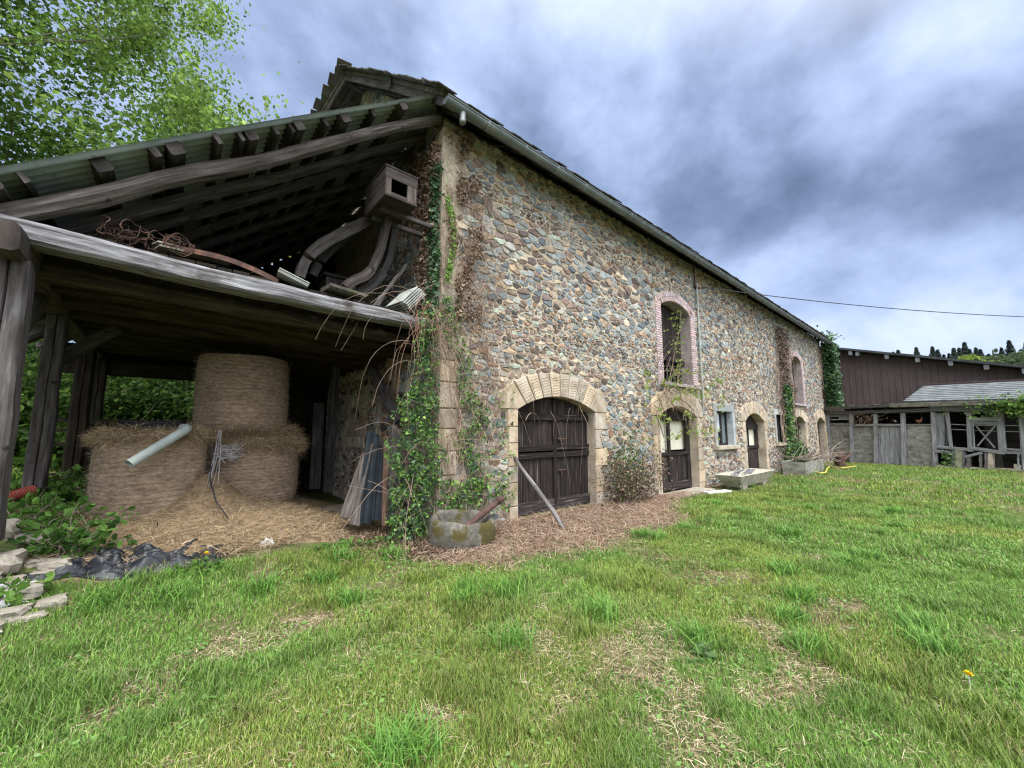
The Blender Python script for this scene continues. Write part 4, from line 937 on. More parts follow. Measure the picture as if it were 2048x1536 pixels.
bale((.86, 8.02, GB+1.12), .66, 1.22, 'round hay bale standing on top of another bale, touching the joists', lean=(-.03, 0), skirt=(GB+1.18, .04, 4000, .8, 0, 6.28, .1), fuzz=2600)
# hay litter on the floor and heaped between the bales
def litter(name, n, fn, cols, ln, wd, label, lift=.02, tilt=.25, m=DRYM):
    P = fn(n); n = len(P); a = rng.random(n)*2*np.pi; d = unit(np.stack([np.cos(a), np.sin(a), rng.normal(size=n)*tilt], 1)); wv = unit(np.cross(d, np.array([0, 0, 1.])+rng.normal(size=(n, 3))*.3))
    v, l, s, cc = straws(P, d, wv, rng.uniform(*ln, n), wd, cols, .1); o = npmesh(name, v, l, s, m, cc); o['kind'] = 'stuff'; o['label'] = label; o['category'] = 'litter'; return o
def hayfloor(n):
    x = rng.uniform(-1.0, 2.7, n); y = rng.uniform(5.0, 9.0, n); k = (y > 5.25+.35*vn(x*2, 3+0*x)+.25*(x > 1.9)) & (rng.random(n) < nss((2.9-x)/1.0)*nss((x+1.05)/.5))
    x, y = x[k], y[k]; mound = .50*np.exp(-(((x-.40)/.36)**2+((y-7.0)/.42)**2))+.10*np.exp(-(((x-.9)/1.)**2+((y-6.7)/.8)**2))
    return np.stack([x, y, gz(x, y)+mound*(rng.random(len(x))**.4)+rng.random(len(x))*.035], 1)
litter('hay_litter', 60000, hayfloor, HAYC, (.07, .20), .005, 'loose golden hay strewn over the shed floor')
# base of the heap so no soil shows through
def hayheap():
    xs = np.linspace(-.9, 2.5, 60); yy = np.linspace(5.35, 8.6, 56); Xg, Yg = np.meshgrid(xs, yy, indexing='ij')
    m_ = .46*np.exp(-(((Xg-.40)/.36)**2+((Yg-7.0)/.42)**2))+.09*np.exp(-(((Xg-.9)/1.)**2+((Yg-6.7)/.8)**2))
    ed = nss((Xg+.9)/.4)*nss((2.5-Xg)/.5)*nss((Yg-5.35)/.3); Z = gz(Xg, Yg)+(m_+.02+.03*fbm(Xg*4, Yg*4))*ed-.03*(1-ed)
    nx, ny = Xg.shape; i = np.arange(nx-1)[:, None]*ny+np.arange(ny-1)[None]; q = np.stack([i, i+ny, i+ny+1, i+1], -1).reshape(-1, 4)
    o = npmesh('hay_heap', np.stack([Xg, Yg, Z], -1).reshape(-1, 3), q.ravel(), np.arange(len(q))*4, BALEM, np.ones((len(q), 3))*np.array([.75, .68, .52]), smooth=True)
    o['kind'] = 'stuff'; o['label'] = 'trodden brown hay covering the shed floor'; o['category'] = 'hay'
hayheap()
# grey plastic pipe with elbow
mb = MB(); a = at(258, 928, Y=6.30); b = at(368, 862, Y=6.60); d = (b-a).normalized(); pts = [a, a+(b-a)*.94, b, b+Vector((.03, .10, .03)), b+Vector((-.01, .22, .04))]
n_ = 18; rr = .055
def hollow(mb, pts, r_, n=18, th=.006, col=(1, 1, 1)):
    mb.sweep(pts, [[(r_*math.cos(2*math.pi*j/n), r_*math.sin(2*math.pi*j/n)) for j in range(n)]]*len(pts), cap=False, col=col)
    mb.sweep(pts, [[((r_-th)*math.cos(2*math.pi*j/n), (r_-th)*math.sin(2*math.pi*j/n)) for j in range(n)]]*len(pts), cap=False, col=(col[0]*.5,)*3)
    p = [Vector(q) for q in pts]; t = (p[1]-p[0]).normalized(); u_ = t.orthogonal().normalized(); v_ = t.cross(u_)
    for j in range(n):
        a0, a1 = 2*math.pi*j/n, 2*math.pi*(j+1)/n; mb.poly([p[0]+(u_*math.cos(a0)+v_*math.sin(a0))*r_, p[0]+(u_*math.cos(a1)+v_*math.sin(a1))*r_, p[0]+(u_*math.cos(a1)+v_*math.sin(a1))*(r_-th), p[0]+(u_*math.cos(a0)+v_*math.sin(a0))*(r_-th)], col=col)
hollow(mb, pts, rr); tag(mb.build('plastic_pipe', PVCM, origin=a, smooth=True), 'pale grey plastic drain pipe lying across the broad hay bale', 'pipe')
mb = MB(); 
for k in range(5): mb.tube([(-.25+.3*math.cos(t)*(1+.05*k), 7.4+.2*math.sin(t), GB+1.18+.02*k+.01*math.sin(t*3+k)) for t in np.linspace(0, 6.2, 22)], .011, 5, cap=False)
tag(mb.build('hose_coil', CABLEM, origin=(-.25, 7.4, GB+1.14)), 'flat black hose coil on top of the broad hay bale', 'hose')
mb = MB(); P0 = at(418, 868, Y=7.0); pts = [P0, at(424, 905, Y=6.85), at(420, 960, Y=6.75), at(432, 1002, Y=6.4), at(455, 1035, Y=6.0)]; mb.tube(pts, .009, 6)
tag(mb.build('hanging_cable', CABLEM, origin=pts[-1]), 'thin dark cable hanging between the hay bales', 'cable')
mb = MB()
for k in range(8):
    o_ = Vector((random.uniform(-.02, .02), random.uniform(-.02, .02), 0)); mb.tube([at(440, 860, Y=7.15)+o_, at(436+random.uniform(-3, 3), 910, Y=6.95)+o_*2, at(420+random.uniform(-8, 8), 985, Y=6.7)+o_*3], .0022, 4)
for k in range(60):
    c_ = at(452+random.uniform(-14, 26), 905+random.uniform(-16, 14), Y=7.22); d_ = Vector((random.gauss(0, .06), random.gauss(0, .02), random.gauss(0, .04))); mb.tube([c_-d_, c_+Vector((0, -.02, 0)), c_+d_], .003, 3)
tag(mb.build('net_wrap', NETM, origin=at(420, 985, Y=6.7)), 'torn pale bale netting hanging between the lower bales', 'net wrap')
# yellow-handled stick, white scrap
mb = MB(); a = Vector((.95, 6.3, gzf(.95, 6.3)+.06)); b = Vector((1.18, 5.75, gzf(1.18, 5.75)+.05)); mb.tube([a, b], .009, 6); mb.tube([a, a+Vector((-.05, .06, .02))], .03, 6)
tag(mb.build('yellow_stick', YELLM, origin=a), 'thin yellow stick lying on the hay', 'stick')
def crumple(name, c, d, m, label, cat, seed, nx=26, ny=14, amp=.1, holes=True, freq=3.):
    xs = np.linspace(-1, 1, nx); yy = np.linspace(-1, 1, ny); V = []
    for x in xs:
        for y in yy:
            e = 1+.25*mnoise.noise((x*2.2+seed, y*2.2, 0)); X = c[0]+x*d[0]*e; Y = c[1]+y*d[1]*(1+.35*mnoise.noise((x*3, seed, 2)))+.25*d[1]*math.sin(x*3+seed)
            f = max(0, 1-max(abs(x), abs(y))**4); n = abs(mnoise.noise((x*freq+seed, y*freq*.8, 1)))*1.5+.5*abs(mnoise.noise((x*freq*2.7, y*freq*2.3+seed, 1)))
            V.append((X, Y, gzf(X, Y)+.012+amp*f*n))
    F = []
    for i in range(nx-1):
        for j in range(ny-1): k = i*ny+j; F.append((k, k+ny, k+ny+1, k+1))
    mb = MB(); mb.v = V
    for f in F: mb.face(list(f))
    th = [(v[0], v[1], v[2]-.006) for v in V]; return tag(mb.build(name, m, origin=(c[0], c[1], gzf(c[0], c[1]))), label, cat)
crumple('black_tarp', (-.18, 5.56), (.66, .26), TARPM, 'crumpled black plastic sheet on the ground in front of the broad bale', 'tarpaulin', 3.3, 60, 30, .13, freq=2.3)
crumple('white_rag', (.92, 5.52), (.07, .04), WHITM, 'small crumpled white rag at the edge of the hay', 'rag', 1.3, 14, 10, .07)
crumple('twine_heap', (-1.02, 5.18), (.22, .12), NETM, 'heap of pale torn twine on the stones by the left post', 'twine', 5.1, 40, 24, .08, freq=3.)
# red ribbed hose
mb = MB(); a = Vector((-1.50, 6.4, gzf(-1.5, 6.4)+.13)); b = Vector((-1.12, 6.72, gzf(-1.1, 6.7)+.30)); n = 44
mb.sweep([a.lerp(b, k/n)+Vector((0, 0, .02*math.sin(k/n*3))) for k in range(n+1)], [[(.05*(1+.12*(k % 2))*math.cos(2*math.pi*j/12), .05*(1+.12*(k % 2))*math.sin(2*math.pi*j/12)) for j in range(12)] for k in range(n+1)])
tag(mb.build('ribbed_hose', REDM, origin=a), 'short red ribbed hose behind the left post', 'hose')
# stones under the post and at the lower left
def rock(mb, c, d, seed, col=(1, 1, 1), n=6, mi=0):
    b = len(mb.v); m = 10
    for i in range(n+1):
        ph = math.pi*i/n
        for j in range(m):
            th = 2*math.pi*j/m; v = Vector((math.sin(ph)*math.cos(th), math.sin(ph)*math.sin(th), math.cos(ph)))
            v = Vector([math.copysign(abs(q)**.42, q) for q in v]); k = 1+.42*mnoise.noise(v*1.5+Vector((seed*7.1, 0, 0)))+.08*mnoise.noise(v*4+Vector((seed, 3, 0)))
            mb.v.append((c[0]+v.x*d[0]*k/2, c[1]+v.y*d[1]*k/2, c[2]+v.z*d[2]*k/2))
    for i in range(n):
        for j in range(m): mb.face([b+i*m+j, b+(i+1)*m+j, b+(i+1)*m+(j+1) % m, b+i*m+(j+1) % m], col=col, mi=mi)
ROCKM = mat('pale_field_stone', [(.25, (.22, .19, .155)), (.5, (.42, .38, .32)), (.75, (.60, .56, .50))], scale=6, detail=8, bump=.8, bscale=16, dist=.02, attr=.9, rough=.93, over=((.10, .115, .04), 4, .60, .1))
k = 0
for x, y, dx, dy, dz in [(-1.15, 5.30, .45, .35, .16), (-.86, 5.20, .38, .30, .13), (-1.22, 5.05, .40, .30, .15), (-.90, 4.95, .34, .26, .12), (-1.30, 4.86, .42, .3, .14), (-.98, 4.80, .36, .24, .12), (-1.1, 5.52, .5, .4, .22), (-.66, 5.05, .24, .2, .10), (-1.42, 5.15, .35, .3, .2), (-.75, 5.55, .30, .25, .12), (-.95, 5.95, .35, .3, .18), (-1.2, 6.1, .4, .3, .22)]+[(random.uniform(-1.45, -.62), random.uniform(4.75, 5.75), random.uniform(.14, .26), random.uniform(.1, .2), random.uniform(.05, .11)) for _ in range(16)]:
    mb = MB(); z = gzf(x, y); f = random.uniform(.85, 1.2); f *= .6; rock(mb, (x, y, z+dz*.15), (dx*.72, dy*.7, dz*.8), k+.5, (f, f*.98, f*.95)); 
    tag(mb.build('field_stone', ROCKM, origin=(x, y, z)), ['flat pale stone at the foot of the left post', 'wide pale slab of stone in the low heap under the left post', 'stone nearest the camera in the left heap', 'small flat stone at the right of the left heap'][k % 4] if False else 'flat pale stone in the rubble heap by the left post', 'stone', 'stones heaped by the left post'); k += 1
for x, y, dx, dy, dz, lb in [(2.35, 6.5, .42, .35, .22, 'flat grey stone lying at the foot of the gable wall'), (2.45, 7.4, .9, .5, .25, 'low heap of grey rubble against the gable wall under the niche')]:
    mb = MB(); z = gzf(x, y); rock(mb, (x, y, z+dz*.3), (dx, dy, dz), x, (.5, .48, .45)); tag(mb.build('loose_stone', ROCKM, origin=(x, y, z)), lb, 'stone')
# scrap timber heap at the back of the shed
mb = MB()
for k in range(90):
    x = random.uniform(-1.1, 1.7); y = random.uniform(9.9, 11.0); z = gzf(x, y)+random.uniform(.05, 1.35)*(1-.12*abs(x)); a = random.uniform(-.5, .5); l = random.uniform(.4, .9)
    mb.beam((x-l*math.cos(a), y, z-l*math.sin(a)*.3), (x+l*math.cos(a), y+random.uniform(-.2, .2), z+l*math.sin(a)*.3), random.uniform(.04, .16), random.uniform(.03, .08), col=(random.uniform(.3, .8),)*3)
tag(mb.build('timber_pile', WOODB, origin=(.3, 10.6, gzf(.3, 10.6))), 'dark heap of old timber behind the bales at the back of the shed', 'wood pile')
# metal sheets and planks leaning on the gable corner
def lean_sheet(name, p0, p1, w, m, label, col=(1, 1, 1), ribs=True, cat='metal sheet', yaw=0., group=None):
    mb = MB(); p0 = Vector(p0); p1 = Vector(p1); t = (p1-p0).normalized(); sd = Vector((math.cos(yaw), math.sin(yaw), 0)); sd = (sd-t*sd.dot(t)).normalized(); nn = t.cross(sd)
    n = 24; prof = []
    for k in range(n+1):
        u_ = -w/2+w*k/n; q = (abs(((u_/.12) % 1)-.5)*2); prof.append((u_, (.018 if q > .62 else (-.0 if q < .38 else .018*(q-.38)/.24)) if ribs else 0))
    sec = [(a, b) for a, b in prof]+[(a, b-.006) for a, b in reversed(prof)]
    b = len(mb.v); m_ = len(sec)
    for q in (p0, p0.lerp(p1, .5), p1):
        for a, c in sec: mb.v.append(tuple(q+sd*a+nn*c))
    for r_ in (0, 1):
        for j in range(m_): mb.face([b+r_*m_+j, b+r_*m_+(j+1) % m_, b+(r_+1)*m_+(j+1) % m_, b+(r_+1)*m_+j], col=col)
    for r_ in (0, 2): mb.face([b+r_*m_+j for j in range(m_)], col=col)
    return tag(mb.build(name, m, origin=p0), label, cat, group)
lean_sheet('metal_sheet', at(728, 1046, Y=5.62), at(748, 866, Y=6.05), .22, BLUEM, 'blue-grey ribbed metal sheet leaning against the overgrown corner', yaw=R(15))
lean_sheet('metal_sheet', at(752, 1040, Y=5.66), at(765, 890, Y=6.1), .13, BLUEM, 'narrow second metal sheet leaning just right of the ribbed one', col=(.8, .8, .8), yaw=R(-15))
pl = [(690, 1036, 735, 905, .17, 5.75, 'wide weathered plank sloping at the left of the leaning bundle', (1.2, 1.15, 1.05)), (706, 1050, 742, 888, .08, 5.6, 'long thin plank behind the ribbed metal sheet', (1, 1, 1)), (768, 1052, 772, 872, .07, 5.52, 'upright reddish plank in the ivy beside the metal sheets', (1.4, .9, .65)), (782, 1040, 790, 850, .10, 5.6, 'grey plank half hidden by ivy at the barn corner', (.9, .9, .9)), (812, 1050, 806, 900, .12, 5.6, 'dark broad plank deep in the ivy', (.5, .48, .45)), (715, 1052, 722, 930, .06, 5.56, 'short split plank at the foot of the leaning bundle', (1, .95, .9))]
for x0_, y0_, x1_, y1_, w, Y_, lb, cc in pl:
    mb = MB(); mb.beam(at(x0_, y0_, Y=Y_), at(x1_, y1_, Y=Y_+.4), w, .03, seg=6, rough=.008, col=cc, ch=.2); tag(mb.build('leaning_plank', WOODG, origin=at(x0_, y0_, Y=Y_)), lb, 'plank', 'planks leaning at the barn corner')
# tall board standing behind the bales by the gable
mb = MB(); mb.beam((2.35, 9.2, .35), (2.42, 9.5, 2.2), .22, .03, seg=4, col=(.8, .8, .78)); tag(mb.build('standing_board', WOODG, origin=(2.35, 9.2, .35)), 'tall grey board standing in the dark right of the stacked bales', 'board')

# ------------------------------------------------------------------ stone basin with rusty pipe
def basin():
    n = 40; c = Vector((3.22, 4.83, 0)); mb = MB(); P = []
    prof = [(.40, -.06), (.44, .02), (.455, .14), (.45, .26), (.435, .34), (.40, .375), (.36, .37), (.335, .33), (.32, .24), (.30, .16), (0.001, .15)]
    b = 0
    for i, (r_, z) in enumerate(prof):
        for j in range(n):
            a = 2*math.pi*j/n; k = 1+.05*mnoise.noise((math.cos(a)*1.4, math.sin(a)*1.4, z*3))+.012*mnoise.noise((math.cos(a)*6, math.sin(a)*6, z*14))
            zz_ = z+(.05*mnoise.noise((math.cos(a)*1.8, math.sin(a)*1.8, 5)) if z > .2 else 0)+.045*math.cos(a-2.2)*(z/.37)
            mb.v.append((c.x+r_*1.12*k*math.cos(a), c.y+r_*.92*k*math.sin(a), zz_))
    for i in range(len(prof)-1):
        for j in range(n): mb.face([i*n+j, i*n+(j+1) % n, (i+1)*n+(j+1) % n, (i+1)*n+j], mi=1 if i >= len(prof)-2 else 0)
    o = mb.build('stone_basin', [BASINM, GROUNDM], origin=c, smooth=True); tag(o, 'round mossy stone basin standing in front of the ivy corner', 'basin')
    mb = MB(); a = Vector((3.10, 4.72, .20)); b_ = at(1004, 996, Y=4.66); pts = [b_, a.lerp(b_, .93), a.lerp(b_, .5), a]
    hollow(mb, pts, .045, 16, .008); t = (a-b_).normalized(); mb.sweep([b_-t*.0, b_+t*.09], [[(.056*math.cos(2*math.pi*j/16), .056*math.sin(2*math.pi*j/16)) for j in range(16)]]*2, cap=False, col=(.9, .9, .9))
    tag(mb.build('rusty_pipe', RUSTM, origin=a, smooth=True), 'rusty iron pipe resting in the mossy stone basin', 'pipe')
basin()
# leaning stake against door 1
mb = MB(); mb.beam((4.88, 4.36, .0), (4.62, 5.60, 1.36), .075, .05, seg=10, wob=.02, rough=.006, ch=.22, taper=.75, col=(.72, .67, .60), roll=.5)
tag(mb.build('wooden_stake', WOODL, origin=(4.88, 4.36, 0)), 'bleached wooden stake leaning against the first large door', 'stake')
# concrete trough
def trough(x0, x1, y0, y1, zt, zb_, taper, label, m, rot=0):
    mb = MB(); c = Vector(((x0+x1)/2, (y0+y1)/2, 0)); w, d = (x1-x0)/2, (y1-y0)/2; th = .07
    L_ = [(w-taper, d-taper*.55, zb_), (w, d, zt), (w-th, d-th, zt), (w-taper-th*.6, d-taper*.5-th*.6, zb_+.10)]
    rot_ = Matrix.Rotation(rot, 3, 'Z')
    for (a, b, z) in L_:
        for sx, sy in ((-1, -1), (1, -1), (1, 1), (-1, 1)): v = rot_ @ Vector((sx*a, sy*b, 0)); mb.v.append((c.x+v.x, c.y+v.y, z+random.uniform(-.008, .008)))
    for i in range(3):
        for j in range(4): mb.face([i*4+j, i*4+(j+1) % 4, (i+1)*4+(j+1) % 4, (i+1)*4+j])
    mb.face([3, 2, 1, 0]); mb.face([12, 13, 14, 15]); return tag(mb.build('concrete_trough', m, origin=(c.x, c.y, zb_)), label, 'trough')
tr = trough(12.35, 15.35, 4.35, 5.12, .28, -.08, .34, 'tapered pale concrete feeding trough under the nearer concrete-framed window', CONCM)
for x in (13.0, 14.7): mb = MB(); mb.box((x, 4.75, -.135), (.35, .5, .16), col=(.6, .6, .6)); mb.build('foot_block', CONCM, tr)
mb = MB(); mb.beam((12.9, 4.75, .22), (13.5, 4.85, .34), .16, .03, col=(.7, .7, .7)); mb.beam((13.8, 4.7, .24), (14.5, 4.8, .32), .22, .02, col=(.5, .5, .55)); mb.beam((13.1, 4.9, .24), (13.3, 4.6, .40), .10, .03, col=(.9, .9, .9))
tag(mb.build('broken_boards', GREYW, origin=(13.2, 4.8, .2)), 'broken grey boards lying in the tapered trough', 'boards')
mb = MB(); mb.box((11.55, 4.72, -.10), (.9, .20, .04), rot=Matrix.Rotation(-.3, 3, 'Z')); tag(mb.build('white_slab', WHITM, origin=(11.55, 4.7, -.14)), 'narrow white slab lying by the second doorway', 'slab')
mb = MB(); mb.v = []; trough(18.4, 21.2, 4.2, 5.0, .36, -.18, .04, 'square stained concrete trough heaped with branches, past the third doorway', PANELM)
def twigs(mb, c, n, ln, r_, sp, up=.6, base=None, col=None):
    for k in range(n):
        p = Vector((c[0]+random.uniform(-sp[0], sp[0]), c[1]+random.uniform(-sp[1], sp[1]), c[2]+random.uniform(0, sp[2]))); a = random.random()*6.28; d = Vector((math.cos(a), math.sin(a)*.6, random.uniform(-.1, up))).normalized(); pts = [p]
        l = random.uniform(.5, 1)*ln
        for i in range(5): d = (d+Vector((random.gauss(0, .22), random.gauss(0, .22), random.gauss(-.04, .16)))).normalized(); p = p+d*l/5; pts.append(p)
        f = random.uniform(.6, 1.3); mb.tube(pts, [r_*(1-.15*i) for i in range(6)], 4, col=(f, f, f), cap=False)
mb = MB(); twigs(mb, (20.0, 4.6, .36), 46, 1.6, .016, (1.1, .3, .1)); twigs(mb, (22.2, 4.5, .0), 30, 1.8, .014, (1.0, .5, .5), up=.35); tag(mb.build('cut_branches', TWIGM, origin=(20, 4.6, .36)), 'tangle of cut branches spilling over the square trough', 'branches')
mb = MB()
pts = [Vector((24.2+.9*math.cos(t), 4.0+.35*math.sin(t), .28+.12*math.cos(t*1.0))) for t in np.linspace(.3, 3.6, 14)]; mb.sweep(pts, [[(-.02, -.22), (.02, -.22), (.02, .22), (-.02, .22)]]*14); mb.beam((23.4, 4.1, .05), (25.2, 3.9, .42), .06, .05)
tag(mb.build('rusty_tank', RUSTM, origin=(24.2, 4.0, -.1)), 'rusted curved piece of tank lying by the far end of the barn', 'scrap metal')
mb = MB(); pts = [at(px, py, Z=-.06) for px, py in ((1630, 943), (1640, 946), (1651, 945), (1654, 938), (1660, 932), (1668, 934), (1682, 936), (1700, 934), (1712, 932))]; pts = [p.lerp(q, t) for p, q in zip(pts, pts[1:]) for t in (0, .33, .66)]+[pts[-1]]; mb.tube(pts, .022, 6)
tag(mb.build('yellow_hose', YELLM, origin=pts[0]), 'yellow hose snaking over the grass near the far end of the barn', 'hose')
# ------------------------------------------------------------------ low shed closing the yard on the right
SAa = Vector((28.82, 5.38, 0)); SBb = Vector((26.95, -2.6, 0)); sdir = (SBb-SAa).normalized(); snor = Vector((sdir.y, -sdir.x, 0))   # snor points away from the yard
if snor.x < 0: snor = -snor
def PS(px, py, off=0.):
    """point on the shed front plane moved back by off"""
    r = ray(px, py); o = Vector((0, 0, CAMH)); q = SAa+snor*off; t = (q-o).dot(snor)/r.dot(snor); return o+r*t
pens = emp('poultry_shed', 'low patched row of grey pens with concrete panels, posts and an open slatted gate', 'shed', SAa)
def sbox(mb, x0, y0, x1, y1, off, th, col=(1, 1, 1)):
    a, b, c, d = PS(x0, y1, off), PS(x1, y1, off), PS(x1, y0, off), PS(x0, y0, off); q = snor*th; n = len(mb.v)
    mb.v += [tuple(p) for p in (a, b, c, d, a+q, b+q, c+q, d+q)]
    o = random.random()*30
    for f in ((0, 1, 2, 3), (5, 4, 7, 6), (4, 5, 1, 0), (3, 2, 6, 7), (1, 5, 6, 2), (4, 0, 3, 7)):
        mb.face([n+i for i in f], [(o+mb.v[n+i][2], o+(Vector(mb.v[n+i])-SAa).dot(sdir)) for i in f], col)
def spost(x0, y0, x1, y1, w=.16, off=-.05, col=(1, 1, 1), name='post', m=None):
    mb = MB(); mb.beam(PS(x0, y0, off), PS(x1, y1, off), w, w*.8, seg=6, rough=.012, col=col); return mb.build(name, m or GREYW, pens)
for (x0, y0, x1, y1) in ((1658, 848, 1702, 921), (1705, 849, 1750, 926), (1809, 848, 1866, 934)):
    mb = MB(); nx, nz = 14, 14; A, B, Cc_, D_ = PS(x0, y1, .02), PS(x1, y1, .02), PS(x1, y0, .02), PS(x0, y0, .02); b = len(mb.v)
    for i in range(nx+1):
        for j in range(nz+1):
            p = A.lerp(B, i/nx).lerp(D_.lerp(Cc_, i/nx), j/nz); mb.v.append(tuple(p-snor*(.05*mnoise.noise((i*.6+x0, j*1.1, 0))+.03*mnoise.noise((i*1.7, j*2.9, x0)))))
    for i in range(nx):
        for j in range(nz): k = b+i*(nz+1)+j; mb.face([k, k+nz+1, k+nz+2, k+1])
    sbox(mb, x0, y0, x1, y0+1.5, -.06, .14, (.8, .8, .8)); mb.build('panel', PANELM, pens)
# plank door
mb = MB()
for k in range(6):
    xa = 1753+k*9; f = random.uniform(.85, 1.15); sbox(mb, xa, 850+random.uniform(0, 1.5), xa+8.6, 929+random.uniform(-2, 1), -.06-.01*(k % 2), .04, (f, f, f*1.03))
dr = mb.build('door', GREYW, pens); 
for za_ in (868, 877): mb = MB(); sbox(mb, 1753, za_, 1757, za_+3, -.1, .05); mb.build('hinge', RUSTM, dr)
for a in [(1656, 826, 1657, 921, .2), (1703, 828, 1704, 924, .22), (1751, 828, 1752, 930, .22), (1806, 826, 1808, 930, .24), (1866, 824, 1871, 934, .22), (1894, 824, 1903, 899, .16), (1938, 824, 1942, 903, .24), (2000, 824, 2007, 906, .24), (2043, 826, 2052, 940, .24), (1991, 822, 1993, 845, .1)]:
    spost(*a[:4], w=a[4])
# top plate, sills and rails
for x0, y0, x1, y1, w, f in [(1648, 826, 1868, 820, .22, .45), (1862, 817, 2052, 818, .35, .55), (1704, 850, 1806, 850, .14, .9), (1874, 894, 1938, 899, .16, .9), (1940, 896, 2010, 906, .2, .9), (1938, 838, 2004, 839, .2, 1.1), (1945, 844, 2002, 847, .16, .8), (2008, 898, 2052, 901, .12, .9), (2008, 905, 2052, 906, .14, .8), (1872, 902, 1912, 906, .18, .8), (1930, 914, 1966, 905, .14, .9)]:
    spost(x0, y0, x1, y1, w=w, off=-.10, col=(f, f, f), name='rail')
mb = MB(); sbox(mb, 1870, 826, 1889, 892, -.02, .04, (.9, .9, .92)); sbox(mb, 1889.5, 826, 1896, 893, .06, .04, (.5, .5, .5)); mb.build('board_panel', GREYW, pens)
mb = MB(); sbox(mb, 1660, 828, 1698, 834, -.02, .04, (.8, .8, .8)); sbox(mb, 1660, 838, 1698, 840, -.02, .04, (1.1, 1.1, 1.1)); sbox(mb, 1660, 846, 1698, 849, -.02, .04, (.8, .8, .8)); sbox(mb, 1678, 832, 1697, 839, .05, .03, (1.2, 1.2, 1.2)); mb.build('vent_frame', GREYW, pens)
# gate with crossed battens
gt_ = MB()
for a in [(1946, 846, 1949, 897, .16), (1995, 848, 1999, 902, .16), (1946, 850, 1998, 850, .07), (1953, 853, 1990, 896, .05), (1990, 852, 1955, 892, .05)]: gt_.beam(PS(a[0], a[1], -.14), PS(a[2], a[3], -.14), a[4], .05, seg=3, rough=.006)
gt_.build('gate', GREYW, pens)
mb = MB()
for y0, y1 in ((848, 851), (858, 864)): mb.tube([PS(1893, y0, -.02), PS(1940, y0+2.5, -.02), PS(2052, y1, -.02)], .018, 5, col=(1.2, 1.2, 1.2))
mb.build('wire', GREYW, pens)
# pillars and base stones below the cages
for x0, y0, x1, y1, m, f in ((1911, 900, 1927, 936, CONCM, (.8, .85, .7)), (1977, 903, 1987, 942, PLASTM, (1.2, 1.2, 1.2)), (2029, 929, 2044, 946, ROCKM, (1, 1, .95)), (1905, 903, 1911, 936, GREYW, (.7, .6, .55)), (1871, 906, 1875, 936, GREYW, (.5, .5, .5)), (1928, 903, 1932, 938, GREYW, (.6, .6, .6)), (1935, 914, 1942, 940, GREYW, (.8, .7, .65)), (1960, 907, 1966, 940, GREYW, (.6, .55, .5)), (1971, 903, 1976, 940, GREYW, (.7, .6, .6)), (2036, 906, 2041, 932, GREYW, (.9, .9, .9))):
    mb = MB(); a, b = PS((x0+x1)/2, y0, .0), PS((x0+x1)/2, y1+3, .0); w = (PS(x1, y1)-PS(x0, y1)).length; mb.beam(a, b, w, .3, seg=5, rough=.03, col=f, ref=tuple(snor)); mb.build('pillar', m, pens)
mb = MB(); a, b = PS(1870, 938, .1), PS(2060, 950, .1); mb.beam((a.x, a.y, -.15), (b.x, b.y, -.15), .5, .16, seg=10, rough=.03); mb.build('plinth', CONCM, pens)
# rear and side walls, dark corrugated, and the roof
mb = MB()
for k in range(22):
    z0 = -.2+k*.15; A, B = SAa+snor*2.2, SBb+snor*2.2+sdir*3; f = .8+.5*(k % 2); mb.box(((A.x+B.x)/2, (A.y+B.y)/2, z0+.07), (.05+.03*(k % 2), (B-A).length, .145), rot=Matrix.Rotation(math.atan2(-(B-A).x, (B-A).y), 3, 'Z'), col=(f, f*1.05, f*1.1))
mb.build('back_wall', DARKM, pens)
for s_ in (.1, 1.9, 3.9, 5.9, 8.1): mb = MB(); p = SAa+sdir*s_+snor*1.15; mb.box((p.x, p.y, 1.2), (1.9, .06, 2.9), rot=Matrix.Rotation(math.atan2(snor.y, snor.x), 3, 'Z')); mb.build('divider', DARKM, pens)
def quad_slab(mb, P, th, col=(1, 1, 1), nx=1, ny=1, wave=0.):
    a, b, c, d = [Vector(p) for p in P]; base = len(mb.v)
    for dz in (0, -th):
        for i in range(nx+1):
            for j in range(ny+1):
                p = a.lerp(b, i/nx).lerp(d.lerp(c, i/nx), j/ny); mb.v.append((p.x, p.y, p.z+dz+(wave*mnoise.noise((i*.7, j*.7, 1)) if wave else 0)))
    k = (nx+1)*(ny+1); I = lambda i, j, l: base+l*k+i*(ny+1)+j
    for i in range(nx):
        for j in range(ny): mb.face([I(i, j, 0), I(i+1, j, 0), I(i+1, j+1, 0), I(i, j+1, 0)], col=col); mb.face([I(i, j, 1), I(i, j+1, 1), I(i+1, j+1, 1), I(i+1, j, 1)], col=col)
    for i in range(nx): mb.face([I(i, 0, 0), I(i, 0, 1), I(i+1, 0, 1), I(i+1, 0, 0)], col=col); mb.face([I(i, ny, 0), I(i+1, ny, 0), I(i+1, ny, 1), I(i, ny, 1)], col=col)
    for j in range(ny): mb.face([I(0, j, 0), I(0, j+1, 0), I(0, j+1, 1), I(0, j, 1)], col=col); mb.face([I(nx, j, 0), I(nx, j, 1), I(nx, j+1, 1), I(nx, j+1, 0)], col=col)
mb = MB(); e0, e1 = PS(1647, 814, -.45), PS(1830, 806, -.45); quad_slab(mb, [e0, e1, e1+snor*2.7+Vector((0, 0, .12)), e0+snor*2.7+Vector((0, 0, .12))], .10, (.9, .9, .9), 14, 3, .05)
mb.build('roof', SLATEM, pens)
mb = MB(); e0, e1 = PS(1806, 803, -.45), PS(2075, 797, -.45); t0, t1 = at(1848, 772, X=31), at(2075, 761, X=31)
rows = 9; cols_ = 16
